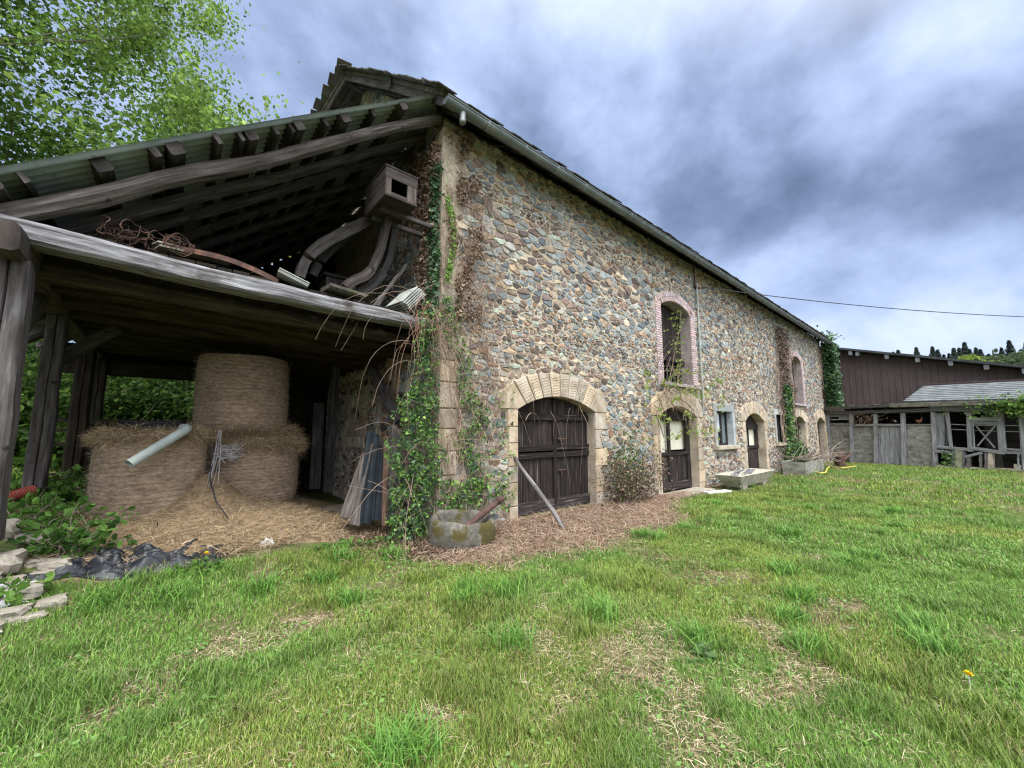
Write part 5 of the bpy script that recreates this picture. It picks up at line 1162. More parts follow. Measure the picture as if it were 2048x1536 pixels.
for i in range(rows):
    for j in range(cols_):
        f = random.uniform(.82, 1.12); off = .5*(i % 2)
        u0, u1 = max(0, (j-off)/cols_), min(1, (j+1-off)/cols_+(1/cols_ if j == cols_-1 else 0))
        if u1 <= u0: continue
        v0_, v1_ = i/rows, (i+1)/rows+.012; P = [e0.lerp(e1, u0).lerp(t0.lerp(t1, u0), v0_), e0.lerp(e1, u1).lerp(t0.lerp(t1, u1), v0_), e0.lerp(e1, u1).lerp(t0.lerp(t1, u1), v1_), e0.lerp(e1, u0).lerp(t0.lerp(t1, u0), v1_)]
        lift = Vector((0, 0, .03)); P = [P[0]+lift, P[1]+lift, P[2], P[3]]; quad_slab(mb, P, .02, (f, f, f))
quad_slab(mb, [e0, e1, t1, t0], .05, (.4, .4, .4)); mb.v = mb.v
mb.build('sheet_roof', ROOFG, pens)
mb = MB(); a, b = PS(1648, 817, -.5), PS(1780, 811, -.5); mb.beam(a, b, .06, .16, seg=14, rough=.012, col=(.5, .5, .5)); a, b = PS(1780, 811, -.5), PS(2060, 803, -.5); mb.beam(a, b, .07, .20, seg=30, rough=.02, col=(1.5, 1.5, 1.5)); mb.build('eave_board', SLATEM, pens)
mb = MB(); a, b = t0+Vector((.06, 0, .05)), t1+Vector((.06, 0, .05)); mb.beam(a, b, .14, .10, col=(.3, .25, .25)); mb.build('roof_flashing', BROWNM, pens)
# hen on the half wall
def hen():
    p = PS(1838, 846.5, .0); mb = MB(); prof = []
    S_ = .72; body = [(-.17, .21, .005), (-.13, .20, .04), (-.06, .15, .085), (.02, .13, .095), (.09, .16, .075), (.13, .23, .045), (.145, .29, .034), (.155, .33, .032), (.185, .34, .010), (.20, .335, .003)]
    pts = [p+sdir*a*S_+Vector((0, 0, z*S_)) for a, z, r_ in body]; mb.sweep(pts, [[(r_*S_*math.cos(t), r_*1.15*S_*math.sin(t)) for t in np.linspace(0, 2*math.pi, 12, endpoint=False)] for _, _, r_ in body])
    h = mb.build('hen', HENM, origin=p, smooth=True); tag(h, 'russet hen perched on the half wall of the pens', 'hen')
    mb = MB(); 
    for k in range(3): c = p+sdir*(.10+.014*k)+Vector((0, 0, .262-.004*k)); mb.sweep([c-sdir*.012, c+sdir*.012], [[(-.004, -.02), (.004, -.02), (.003, .022), (-.003, .022)]]*2)
    mb.build('comb', REDM, h)
    for s_ in (-.03, .03): mb = MB(); mb.tube([p+snor*s_+Vector((0, 0, .06)), p+snor*s_+Vector((0, 0, 0))], .007, 5); mb.build('leg', YELLM, h)
hen()
# ------------------------------------------------------------------ brown clad barn behind
bb = emp('metal_barn', 'large brown sheet-clad barn with a low sloping roof behind the pens', 'barn', (33, 0, -.2))
topz = lambda y: 6.74+(y-5.01)*.2915
def brown():
    mb = MB(); y = 11.0
    while y > -13:
        w = .30; f = random.uniform(.93, 1.07)
        for (ya, yb, xo) in ((y, y-.19, 0), (y-.19, y-.215, None), (y-.215, y-.275, -.035), (y-.275, y-.30, None)):
            if xo is None: 
                x0_, x1_ = (33, 33-.035) if ya == y-.19 else (33-.035, 33)
            else: x0_ = x1_ = 33+xo
            mb.poly([(x0_, ya, -.4), (x1_, yb, -.4), (x1_, yb, topz(yb)), (x0_, ya, topz(ya))], col=(f, f, f))
        y -= w
    mb.build('wall', BROWNM, bb)
    mb = MB(); quad_slab(mb, [(32.2, 11.5, topz(11.5)+.16), (32.2, -13.2, topz(-13.2)+.16), (60, -13.2, topz(-13.2)+.16), (60, 11.5, topz(11.5)+.16)], .13, (.3, .3, .3), 20, 2, .02)
    mb.build('roof', ROOFG, bb)
    for px in (1705, 1719, 1776, 1836, 1900, 1969, 2043, 2100, 2160):
        q = at(px, 715, X=32.9); mb = MB(); z = topz(q.y)-.12; mb.beam((32.25, q.y, z), (33.3, q.y, z), .18, .26, col=(.7, .72, .75), rough=.01, seg=2); mb.build('purlin', GREYW, bb)
    mb = MB(); mb.box((46, 11, 3.4), (26, .2, 7.4)); mb.box((46, -13, 1.4), (26, .2, 3.2)); mb.box((59, -1, 2.5), (.2, 24, 5)); mb.build('side_wall', BROWNM, bb)
brown()

# ------------------------------------------------------------------ trees
def tree(name, base, H, crown, label, cat='tree', leafn=30000, leaf=.08, cols=None, group=None, trunk_r=.16, seed=1, lean=(0, 0), nb=9, splits=4, clump=.42, parts=True, ext=1.):
    """crown: (centre height fraction, radius xy, radius z)"""
    rd = random.Random(seed); t = emp(name, label, cat, base, group); mb = MB(); tips = []; base = Vector(base)
    def grow(p, d, l, r_, lvl):
        pts = [p]; n = 5 if lvl < 2 else 4; rs = [r_]
        for i in range(n):
            d = (d+Vector((rd.gauss(0, .13), rd.gauss(0, .13), rd.gauss(.03, .08)))).normalized(); p = p+d*l/n; pts.append(p); rs.append(r_*(1-.62*(i+1)/n))
        mb.tube(pts, rs, 7 if lvl < 2 else 4, cap=False)
        if lvl >= splits: tips.extend(pts[1:]); return
        if lvl >= splits-1: tips.extend(pts[2:])
        elif lvl >= 1: tips.extend(pts[3:] if lvl == 1 else pts[2:])
        for k in range(rd.choice((2, 3, 3)) if lvl else nb):
            i = rd.randint(2 if lvl else 1, n); q = pts[i]; a = rd.random()*6.283; el_ = rd.uniform(.35, 1.05)
            dd = Vector((math.cos(a)*math.cos(el_), math.sin(a)*math.cos(el_), math.sin(el_)))
            dd = (dd*.75+d*.45).normalized(); grow(q, dd, l*rd.uniform(.55, .78)*ext, rs[i]*.62, lvl+1)
    grow(base-Vector((0, 0, .3)), Vector((lean[0], lean[1], 1)).normalized(), H*.62, trunk_r, 0)
    mb.build('trunk', BARKM, t, smooth=True)
    T = np.array([tuple(p) for p in tips]); idx = rng.integers(0, len(T), leafn); cl = T[idx]+rng.normal(size=(leafn, 3))*clump*rng.random((leafn, 1))**.5
    tint_ = np.array([rd.uniform(.7, 1.25) for _ in tips])[idx][:, None]
    c = pick(cols, leafn, .22)*tint_
    v, l, s, cc = leafcloud(cl, leaf, c, nrm=(0, 0, .5), spread=1.); npmesh('crown', v, l, s, LEAFM, cc, parent=t)
    return t
GREENS = [(.20, .33, .06), (.27, .42, .08), (.14, .25, .045), (.33, .47, .11), (.22, .37, .08)]
DKG = [(.045, .095, .02), (.07, .14, .025), (.10, .19, .035), (.03, .065, .018)]
def tb(px, py, Y, dx=0):
    p = at(px, py, Y=Y); return (p.x, p.y, gzf(p.x, p.y))
tree('maple_tree', (-5.9, 13.2, gzf(-5.9, 13.2)), 11.2, None, 'tall leafy tree with fresh green leaves rising behind the shed roof', leafn=165000, leaf=.074, cols=GREENS, seed=5, nb=14, clump=.36, trunk_r=.22, lean=(.06, 0))
tree('young_tree', (.7, 14.6, gzf(.7, 14.6)), 9.9, None, 'slender young tree whose leafy tips show above the middle of the shed roof', leafn=22000, leaf=.11, cols=GREENS, seed=11, nb=9, clump=.34, trunk_r=.12, lean=(.05, 0))
tree('maple_tree', (-9.6, 13.4, gzf(-9.6, 13.4)), 10.5, None, 'leafy tree at the far left edge, partly behind the tall one', leafn=70000, leaf=.085, cols=GREENS, seed=18, nb=11, clump=.6, trunk_r=.2)
tree('maple_tree', (-6.6, 17.0, gzf(-6.6, 17)), 11.5, None, 'darker tree filling the gaps behind the tall leafy one', leafn=36000, leaf=.12, cols=[(.14, .25, .045), (.18, .32, .06), (.10, .18, .035)], seed=23, nb=11, clump=.7, trunk_r=.2)
# understory behind the shed, seen through the open bay
def bush(name, c, rad, n, leaf, cols, label, m=LEAFM, stems=20, cat='bush', group=None, flat=1., twig=TWIGM, tr=.008):
    o = emp(name, label, cat, c, group); rd = random.Random(int(abs(c[0]*100+c[1]*10))); mb = MB(); tips = []
    for k in range(stems):
        p = Vector(c)+Vector((rd.gauss(0, rad[0]*.25), rd.gauss(0, rad[1]*.25), 0)); a = rd.random()*6.28; d = Vector((math.cos(a)*rad[0], math.sin(a)*rad[1], rad[2]*rd.uniform(.6, 1.6))).normalized(); l = rd.uniform(.6, 1.1)*rad[2]*1.3; pts = [p]
        for i in range(6): d = (d+Vector((rd.gauss(0, .18), rd.gauss(0, .18), rd.gauss(-.04, .14)))).normalized(); p = p+d*l/6; pts.append(p)
        mb.tube(pts, [tr*(1-.13*i) for i in range(7)], 4, cap=False); tips += pts[1:]
    mb.build('stem', twig, o); T = np.array([tuple(p) for p in tips]); P = T[rng.integers(0, len(T), n)]+rng.normal(size=(n, 3))*np.array(rad)*.16
    v, l, s, cc = leafcloud(P, leaf, cols, nrm=(0, -.2, .5)); npmesh('foliage', v, l, s, m, cc, parent=o); return o
k = 0
for x, y, rx, rz_, n, lb in [(-4.5, 12.6, 1.6, 1.7, 14000, 'green bush on the bank left of the shed posts'), (-2.2, 14.2, 1.8, 1.9, 16000, 'dense bush seen through the open back of the shed, left part'), (.4, 15.0, 1.9, 2.1, 17000, 'dense bush seen through the open back of the shed, beside the stacked bales'), (3.0, 15.2, 1.8, 2.0, 10000, 'bush hidden in the shade behind the stacked bales'), (-7.5, 14.5, 2., 2.0, 10000, 'bush at the far left under the trees'), (-.9, 17.5, 2.6, 3.2, 16000, 'tall dark bush further up the bank behind the shed'), (-5.2, 17.5, 2.6, 3.2, 12000, 'tall dark bush under the tall leafy tree')]:
    bush('bush', (x, y, gzf(x, y)-.1), (rx, 1.2, rz_), n, .11, [(.08, .16, .03), (.12, .22, .04), (.055, .11, .022)] if x > -3 else [(.12, .22, .04), (.16, .29, .055), (.08, .16, .03)], lb, stems=60, tr=.02)  # bushes behind the shed darker: tree shade put into the leaf colours
# undergrowth mass: leafy bank
n = 60000; x = rng.uniform(-12, 6, n); y = rng.uniform(11.9, 26, n); z = gz(x, y)+rng.random(n)*(.3+.9*fbm(x*.7, y*.7))*(1+.10*(y-12))
v, l, s, cc = leafcloud(np.stack([x, y, z], 1), .15, [(.06, .13, .02), (.09, .18, .03), (.04, .09, .018), (.13, .24, .04)], nrm=(0, -.4, .6)); o = npmesh('undergrowth', v, l, s, LEAFM, cc); o['kind'] = 'stuff'; o['label'] = 'leafy undergrowth covering the bank behind the shed'; o['category'] = 'undergrowth'
# brambles lower left
bush('bramble', (-.72, 5.75, gzf(-.72, 5.75)), (.38, .28, .38), 420, .07, [(.07, .16, .03), (.10, .22, .04), (.14, .28, .05), (.05, .12, .025)], 'leafy bramble growing in front of the broad hay bale', stems=26, tr=.006, cat='bramble')
bush('bramble', (-1.05, 6.35, gzf(-1.05, 6.35)), (.4, .3, .30), 220, .07, [(.10, .22, .04), (.14, .28, .05)], 'paler bramble shoots behind the left post', stems=18, tr=.005, cat='bramble')
bush('bramble', (-.95, 5.15, gzf(-.95, 5.15)), (.28, .16, .15), 110, .075, [(.14, .28, .05), (.18, .33, .06)], 'few bramble leaves over the pale stones', stems=10, tr=.004, cat='bramble')
bush('bramble', (-1.6, 8.2, gzf(-1.6, 8.2)), (.8, .5, .4), 1400, .08, [(.10, .20, .035), (.14, .26, .05)], 'low brambles on the bank beside the second post', stems=22, tr=.006, cat='bramble')

# ------------------------------------------------------------------ far hill trees
def conifer(base, H, w):
    o = emp('conifer', 'dark conifer on the skyline of the far wooded hill', 'conifer', base, 'conifers on the far hill'); mb = MB(); mb.tube([(base[0], base[1], base[2]-1), (base[0], base[1], base[2]+H)], [.25, .04], 5); mb.build('trunk', BARKM, o)
    n = 1300; t = rng.random(n)**.75; a = rng.random(n)*6.283; r_ = w*(1-t)**.9*(.35+.65*rng.random(n))*(.7+.5*((t*9)%1)); P = np.stack([base[0]+r_*np.cos(a), base[1]+r_*np.sin(a), base[2]+H*(.06+.96*t)-r_*.25], 1)
    v, l, s, cc = leafcloud(P, .55, [(.10, .135, .115), (.12, .16, .13), (.08, .11, .095)], nrm=(0, 0, 1.5)); npmesh('crown', v, l, s, LEAFM, cc, parent=o); return o  # needles paled towards grey: distance haze is put in their colour
def roundtree(base, H, w, cols, label):
    o = emp('broadleaf_tree', label, 'tree', base, 'broadleaf trees on the far hill'); mb = MB(); mb.tube([(base[0], base[1], base[2]-1), (base[0], base[1], base[2]+H*.6)], [.35, .12], 5); mb.build('trunk', BARKM, o)
    n = 2600; d = unit(rng.normal(size=(n, 3))); q = rng.random((n, 1))**.35; lump = 1+.3*(vn(d[:, 0]*2+9, d[:, 1]*2+base[1])-.5)[:, None]
    P = d*q*lump*np.array([w, w, H*.46])+np.array([base[0], base[1], base[2]+H*.55]); v, l, s, cc = leafcloud(P, .6, cols, nrm=(0, 0, .6)); npmesh('crown', v, l, s, LEAFM, cc, parent=o); return o
def dupl(src, loc, sc, rz, label):
    c = src.copy(); C.objects.link(c); c.location = loc; c.scale = (sc,)*3; c.rotation_euler = (0, 0, rz); c['label'] = label
    for ch in src.children:
        d = ch.copy(); C.objects.link(d); d.parent = c
    return c
def hill_base(px, X):
    p = at(px, 800, X=X); return Vector((X, p.y, gzf(X, p.y)))
c0 = None; i = 0
conifers = [(px, X) for px, X in zip([1756, 1778, 1797, 1808, 1824, 1836, 1845, 1856, 1867, 1878, 1888, 1899, 1910, 1921, 1932, 1944, 1953, 1966, 1975, 1990, 2003, 2018, 2036, 2052, 2070], [175, 168, 172, 165, 170, 163, 175, 168, 160, 172, 165, 160, 168, 158, 165, 170, 160, 166, 158, 165, 160, 170, 165, 160, 165])]
for px, X in conifers:
    b = hill_base(px, X)
    if c0 is None: c0 = conifer(b, 8.6, 2.1)
    else: dupl(c0, b, random.uniform(.75, 1.25), random.random()*6, 'dark conifer on the skyline of the far wooded hill')
HC = [[(.10, .13, .05), (.13, .16, .065), (.085, .11, .05)], [(.22, .30, .05), (.30, .38, .07), (.17, .24, .05)], [(.12, .10, .07), (.16, .135, .095), (.10, .09, .06)], [(.07, .11, .05), (.10, .14, .06)]]
HL = ['olive broadleaf tree on the slope of the far hill', 'bright yellow-green tree on the slope of the far hill', 'brownish tree just coming into leaf on the far hill', 'dull green tree on the slope of the far hill']
src = [None]*4
for k in range(64):
    kind = [0, 3, 0, 2, 3, 1, 0, 2][k % 8]; X = random.uniform(95, 158); px = random.uniform(1770, 2110); b = hill_base(px, X)
    if src[kind] is None: src[kind] = roundtree(b, 8.5, 4.0, HC[kind], HL[kind])
    else: dupl(src[kind], b, random.uniform(.55, 1.0), random.random()*6, HL[kind])
# forest mass closing the hill
n = 30000; X_ = rng.uniform(85, 190, n); Y_ = rng.uniform(-60, 60, n); Z_ = gz(X_, Y_)+rng.random(n)*(3+4*vn(X_*.15, Y_*.15)); v, l, s, cc = leafcloud(np.stack([X_, Y_, Z_], 1), 1.6, [(.07, .10, .045), (.05, .08, .04), (.10, .12, .06)], nrm=(-.3, 0, .6)); o = npmesh('far_woods', v, l, s, LEAFM, cc); o['kind'] = 'stuff'; o['label'] = 'mixed woods covering the far hill'; o['category'] = 'woods'

# ------------------------------------------------------------------ climbing plants
def vine(name, label, stems, leaves, cat='ivy', stemcol=None):
    """stems: list of (points, radius, colour); leaves: list of (points array, size, colours, normal, spread, material)"""
    p0 = stems[0][0][0] if stems else tuple(leaves[0][0][0]); o = emp(name, label, cat, p0)
    if stems:
        mb = MB()
        for pts, r_, c in stems: mb.tube(pts, [r_*(1-.5*i/len(pts)) for i in range(len(pts))], 3, col=c, cap=False)
        mb.build('stem', TWIGM, o)
    for P, size, cols, nrm, spread, m, nm in leaves:
        v, l, s, cc = leafcloud(P, size, cols, nrm=nrm, spread=spread, templ=IVY, faces=IVYF); npmesh(nm, v, l, s, m, cc, parent=o)
    return o
def climb(x, z, top, wob, y=None, gable=False, off=.03, step=.12, drift=0.):
    pts = []; a = x; zz_ = z; da = 0
    while zz_ < top:
        w = off+random.uniform(0, .05); pts.append((BX0-w, a, zz_) if gable else (a, BY-w-.03, zz_)); da = da*.6+random.gauss(drift, wob); a += da; a = max(5.42 if gable else BX0-.04, a); zz_ += step*random.uniform(.5, 1.3)
    return pts
def dangle(p, l, n=9, out=(0, -.03, 0), droop=.3):
    p = Vector(p); d = Vector((random.gauss(0, .22), random.gauss(-.10, .12), random.uniform(-.4, .5))).normalized(); pts = [tuple(p)]
    for i in range(n): d = (d+Vector((random.gauss(0, .09), random.gauss(0, .08), -droop+random.gauss(0, .12)))).normalized(); p = p+d*l/n; pts.append(tuple(p))
    return pts
TC = lambda: (lambda f: (f*1.15, f, f*.92))(random.uniform(.6, 1.35))
IVG = [(.10, .21, .035), (.14, .27, .045), (.19, .33, .06), (.07, .15, .03)]; IVD = [(.03, .075, .028), (.045, .10, .035), (.06, .13, .045), (.035, .085, .04)]
def lv(px0, px1, py0, py1, n, Y=BY-.08, thick=.05, shape=None):
    out_ = []
    while len(out_) < n:
        px = random.uniform(px0, px1); py = random.uniform(py0, py1)
        if shape and not shape(px, py): continue
        p = at(px, py, Y=Y-random.random()*thick); out_.append(tuple(p))
    return np.array(out_)
# 1. big ivy on the lower corner
def corner_shape(px, py):
    t = (py-620)/460; xc = 858-34*t; w = 28+66*min(1, t*1.6)*(1 if px < xc else .62) if t > 0 else 20
    w *= .75+.6*mnoise.noise((px*.02, py*.018, 2)); return abs(px-xc+10*mnoise.noise((py*.02, 0, 7))) < w*(.35+.65*random.random()) and mnoise.noise((px*.05, py*.045, 5)) > -.22
st = [(climb(random.uniform(2.95, 3.5), -.05, random.uniform(1.5, 3.6), .035), random.uniform(.005, .012), TC()) for _ in range(12)]
for _ in range(58): x_, z_ = random.uniform(2.5, 3.3), random.uniform(2.2, 3.5); st.append((dangle((x_, BY-.1-random.random()*.15, z_), random.uniform(.8, 2.2), 12, droop=.28), random.uniform(.003, .006), TC()))
for _ in range(50): x_ = random.uniform(2.35, 3.2); st.append((dangle((x_, 5.1+random.random()*.3, random.uniform(.2, 1.6)), random.uniform(.5, 1.3), 8, droop=.12), random.uniform(.003, .006), TC()))
P1 = lv(770, 950, 600, 1085, 3400, Y=BY-.10, thick=.30, shape=corner_shape)
P2 = lv(780, 880, 640, 1070, 2600, Y=BY+.25, thick=.45, shape=lambda px, py: px > 880-(py-560)*.26 and mnoise.noise((px*.04, py*.04, 9)) > -.15)
vine('corner_ivy', 'thick green ivy and hanging stems smothering the lower corner of the barn', st, [(P1, .044, IVG+IVD, (0, -1.2, .4), 1., IVYM, 'ivy_leaves'), (P2, .048, IVG[:2]+IVD, (-.6, -1, .3), 1., IVYM, 'inner_leaves')])
# 2. ivy wandering right of the corner between the quoins and door 1
def side_shape(px, py):
    path = [(900, 600), (905, 660), (935, 720), (925, 780), (955, 830), (930, 900), (960, 960), (900, 1020)]
    d = min(math.hypot(px-a, py-b) for i in range(len(path)-1) for t in (0, .25, .5, .75) for a, b in [((path[i][0]*(1-t)+path[i+1][0]*t), (path[i][1]*(1-t)+path[i+1][1]*t))]); return d < 24*random.random()**.6*(1+.9*mnoise.noise((px*.03, py*.03, 1)))
st = [(climb(random.uniform(3.3, 4.1), random.uniform(0, .6), random.uniform(1.8, 3.8), .04), random.uniform(.004, .008), TC()) for _ in range(34)]
P1 = lv(870, 990, 590, 1030, 1500, thick=.05, shape=side_shape); P2 = lv(930, 1030, 780, 1000, 420, thick=.05, shape=lambda a, b: mnoise.noise((a*.05, b*.05, 3)) > .05); P3 = lv(880, 1020, 960, 1030, 380, thick=.08)
vine('wall_ivy', 'narrow trails of green ivy climbing between the corner stones and the first door', st, [(P1, .045, IVG+IVD, (0, -1.3, .3), .9, IVYM, 'ivy_leaves'), (np.concatenate([P2, P3]), .055, IVG+IVD[:2], (0, -1.3, .3), .9, IVYM, 'ivy_leaves')])
# 3. dead creeper over the upper corner, front and gable
st = []
for _ in range(62): st.append((climb(random.uniform(3.06, 4.15), random.uniform(2.2, 4.4), random.uniform(4.6, 6.6), .055, step=.10), random.uniform(.003, .007), TC()))
for _ in range(30): st.append((climb(random.uniform(5.45, 6.1), random.uniform(3.4, 4.6), random.uniform(4.8, 6.5), .03, gable=True), random.uniform(.003, .006), TC()))
for _ in range(110): x_, z_ = random.uniform(3.1, 4.1), random.uniform(3.2, 6.5); st.append((dangle((x_, BY-.06, z_), random.uniform(.3, .8), 6, droop=.2), .003, TC()))
BRL = [(.19, .125, .085), (.27, .19, .135), (.13, .085, .06), (.35, .26, .20)]
yy_ = rng.uniform(5.42, 6.5, 5200); zz2 = rng.uniform(3.4, 6.5, 5200); kk = (rng.random(5200) < .25+.9*fbm(yy_*2.5, zz2*1.3)) & (yy_ < 5.5+.9*vn(zz2*1.2, 3+0*zz2)+.25); DG = np.stack([BX0-.03-rng.random(5200)*.12, yy_, zz2], 1)[kk]
DF = lv(885, 965, 260, 640, 1500, thick=.05, shape=lambda a, b: mnoise.noise((a*.035, b*.02, 6)) > .02 and a > 900+8*random.gauss(0, 1))
vine('dead_creeper', 'leafless and brown-leaved creeper matted over the upper corner of the barn', st, [(DG, .062, BRL, (-1, -.6, .2), 1., DRYM, 'dry_leaves'), (DF, .05, BRL, (0, -1, .2), 1., DRYM, 'dry_leaves')], cat='creeper')
# 4. ivy ribbon up the inner edge of the corner
st = [(climb(random.uniform(5.45, 5.62), 3.2, 6.2, .02, gable=True), .006, TC()) for _ in range(8)]
y4 = rng.normal(5.47, .08, 1500); z4 = rng.uniform(3.4, 6.0, 1500); k4 = rng.random(1500) < .35+.8*vn(z4*1.8, 0*z4+2.5); P4 = np.stack([BX0-.08-rng.random(1500)*.06, y4, z4], 1)[k4]
P5 = lv(890, 912, 360, 600, 420, thick=.05, shape=lambda a, b: abs(a-902-8*math.sin(b*.03)) < 9*random.random() and mnoise.noise((0, b*.02, 4)) > -.1)
vine('ivy_ribbon', 'narrow vertical ribbon of glossy dark ivy leaves on the upper corner edge', st, [(P4, .075, IVD+[(.07, .16, .06)], (-.8, -1, .3), .8, IVYM, 'ivy_leaves'), (P5, .05, [(.17, .30, .05), (.22, .37, .07)], (0, -1.2, .3), .8, IVYM, 'pale_leaves')])
# bare stems that stray over door 1 and under the front beam
st = []
for _ in range(9): st.append((dangle((random.uniform(4.75, 6.9), BY-.12, random.uniform(1.7, 2.35)), random.uniform(.8, 1.9), 12, droop=.30), .0045, TC()))
vine('bare_stems', 'thin bare creeper stems dangling over the first large door', st, [], cat='creeper'); st = []
for _ in range(26): st.append((dangle((random.uniform(2.3, 3.0), 5.18, random.uniform(3.1, 3.4)), random.uniform(.5, 1.3), 10, droop=.35), .0045, (1.3, .8, .65)))
vine('bare_stems', 'reddish bare stems hanging from the right end of the shed front beam', st, [], cat='creeper')
# 5. dry shrub between doors 1 and 2
o5 = bush('dry_shrub', (7.95, 5.08, -.1), (.75, .28, 1.0), 5200, .042, [(.16, .11, .075), (.24, .17, .12), (.10, .075, .05), (.06, .10, .03), (.30, .24, .18)], 'dry twiggy shrub growing between the first two doorways', m=DRYM, stems=110, tr=.006, cat='shrub')
v, l, s, cc = leafcloud(np.stack([rng.normal(7.7, .3, 700), 5.0+rng.normal(0, .14, 700), rng.normal(.95, .35, 700)], 1), .04, IVD+IVG, nrm=(0, -.6, .5)); npmesh('green_leaves', v, l, s, LEAFM, cc, parent=o5)
# 6. vine above door 2
st = []
root = [tuple(at(px, py, Y=BY-.16)) for px, py in ((1322, 985), (1318, 900), (1316, 840), (1322, 800), (1330, 775), (1350, 790), (1378, 810), (1388, 822))]; st.append((root, .022, (1.2, 1.1, 1)))
st.append(([tuple(at(px, py, Y=BY-.2)) for px, py in ((1316, 800), (1300, 810), (1290, 840), (1272, 870), (1240, 842), (1216, 845), (1200, 870), (1208, 898))], .016, (1.1, .9, .8)))
st.append(([tuple(at(px, py, Y=BY-.2)) for px, py in ((1322, 800), (1312, 830), (1320, 850), (1328, 875))], .02, (.9, .9, .9)))
for _ in range(46):
    px, py = random.uniform(1300, 1405), random.uniform(735, 820); p = at(px, py, Y=BY-.2); a = random.random()*6.28; d = Vector((math.cos(a), -.15, math.sin(a))).normalized(); pts = [tuple(p)]
    for i in range(8): d = (d+Vector((random.gauss(0, .22), random.gauss(0, .08), random.gauss(0, .22)))).normalized(); p = p+d*.13; pts.append(tuple(p))
    st.append((pts, random.uniform(.005, .012), TC()))
st.append(([tuple(at(px, py, Y=BY-.2)) for px, py in ((1335, 775), (1345, 730), (1352, 690), (1362, 650), (1360, 620))], .009, (1.3, 1.2, 1.1)))
PL = [np.array([tuple(at(1354+random.gauss(0, 9), random.uniform(620, 780), Y=BY-.25)) for _ in range(120)]), lv(1290, 1450, 740, 880, 420, Y=BY-.2, thick=.3, shape=lambda a, b: mnoise.noise((a*.03, b*.04, 8)) > .08)]
vine('door_vine', 'gnarled vine with sparse yellow-green leaves sprawling above the second doorway', st, [(np.concatenate(PL), .085, [(.28, .38, .08), (.35, .42, .12), (.20, .30, .06)], (0, -.5, .6), 1., LEAFM, 'young_leaves')], cat='vine')
# 7. dead creeper and ivy strip near the second concrete window
st = [(climb(random.uniform(20.3, 21.8), .0, random.uniform(3.5, 6.3), .07, step=.2), random.uniform(.008, .018), TC()) for _ in range(70)]
D7 = np.stack([rng.normal(21.1, .42, 5200), BY-.05-rng.random(5200)*.12, rng.uniform(2.2, 6.3, 5200)], 1); G7 = np.stack([rng.normal(20.9, .28, 1600), BY-.12-rng.random(1600)*.15, rng.uniform(.9, 3.6, 1600)], 1); H7 = np.stack([rng.normal(20.6, .5, 3400), BY-.15-rng.random(3400)*.5, np.abs(rng.normal(0, .45, 3400))], 1)
vine('ivy_strip', 'strip of dead creeper with green ivy at its base beside the last concrete-framed window', st, [(D7, .075, [(.16, .12, .10), (.21, .165, .14), (.12, .09, .08)], (0, -1, .2), 1., DRYM, 'dry_leaves'), (np.concatenate([G7, H7]), .095, IVD+IVG[:2], (0, -1, .4), 1., IVYM, 'ivy_leaves')])
# 8. ivy mass at the far end
n = 9000; P8 = np.stack([rng.uniform(28.3, 29.9, n), 5.35-rng.random(n)*.5-.25*vn(rng.random(n)*9, rng.random(n)*9), rng.uniform(2.9, 6.7, n)], 1); P8 = P8[(P8[:, 0] > 28.35+.35*vn(P8[:, 2]*2, P8[:, 2]*0+4)) & (P8[:, 0] < 29.5+.5*vn(P8[:, 2]*1.6, P8[:, 2]*0+8))]
P9 = np.stack([rng.normal(28.8, .5, 500), 5.3+rng.normal(0, .3, 500), 6.85+np.abs(rng.normal(0, .24, 500))], 1)
vine('far_ivy', 'dark green ivy mass hanging over the far corner of the stone barn', [(climb(random.uniform(28.6, 29.3), 3.0, 6.6, .08, step=.25), .012, TC()) for _ in range(12)], [(P8, .15, IVD+[(.08, .17, .05)], (-.3, -1, .3), .9, IVYM, 'ivy_leaves'), (P9, .13, [(.07, .15, .05), (.10, .19, .06)], (0, 0, .5), 1., IVYM, 'top_leaves')])
# 9. creeper on the right end of the pens
c9 = PS(2038, 806, -.4); n = 1500; t9 = rng.random(n); P9 = np.array([tuple(c9)])+np.outer(rng.normal(.3, .75, n), np.array(tuple(sdir)))+np.stack([rng.normal(-.1, .25, n), 0*t9, rng.normal(-.12, .22, n)], 1)
vine('roof_creeper', 'green creeper hanging over the right end of the pen roof', [], [(P9, .13, [(.10, .20, .04), (.15, .28, .05), (.20, .34, .08), (.06, .12, .03)], (-.6, 0, .8), 1., LEAFM, 'leaves')], cat='creeper')
c10 = PS(1725, 838, -.05); mb_st = []
for _ in range(40): p = c10+sdir*random.uniform(-.8, .8)+Vector((0, 0, random.uniform(-.3, .5))); mb_st.append((dangle(p, random.uniform(.3, .8), 6, droop=.1), .012, TC()))
vine('dead_vine', 'dead brown vine tangled in the opening above the second pen panel', mb_st, [(np.array([tuple(c10)])+np.outer(rng.normal(0, .5, 110), np.array(tuple(sdir)))+np.stack([rng.normal(-.1, .06, 110), 0*rng.random(110), rng.normal(.0, .22, 110)], 1), .10, BRL, (-1, 0, .2), 1., DRYM, 'dry_leaves')], cat='vine')
c11 = PS(1898, 918, -.15); vine('pen_ivy', 'short ivy strand climbing by the low pen opening', [], [(np.array([tuple(c11)])+np.stack([rng.normal(0, .08, 160), rng.normal(0, .14, 160), rng.normal(0, .28, 160)], 1), .10, [(.12, .24, .08), (.18, .3, .1)], (-1, 0, .2), .8, IVYM, 'leaves')])

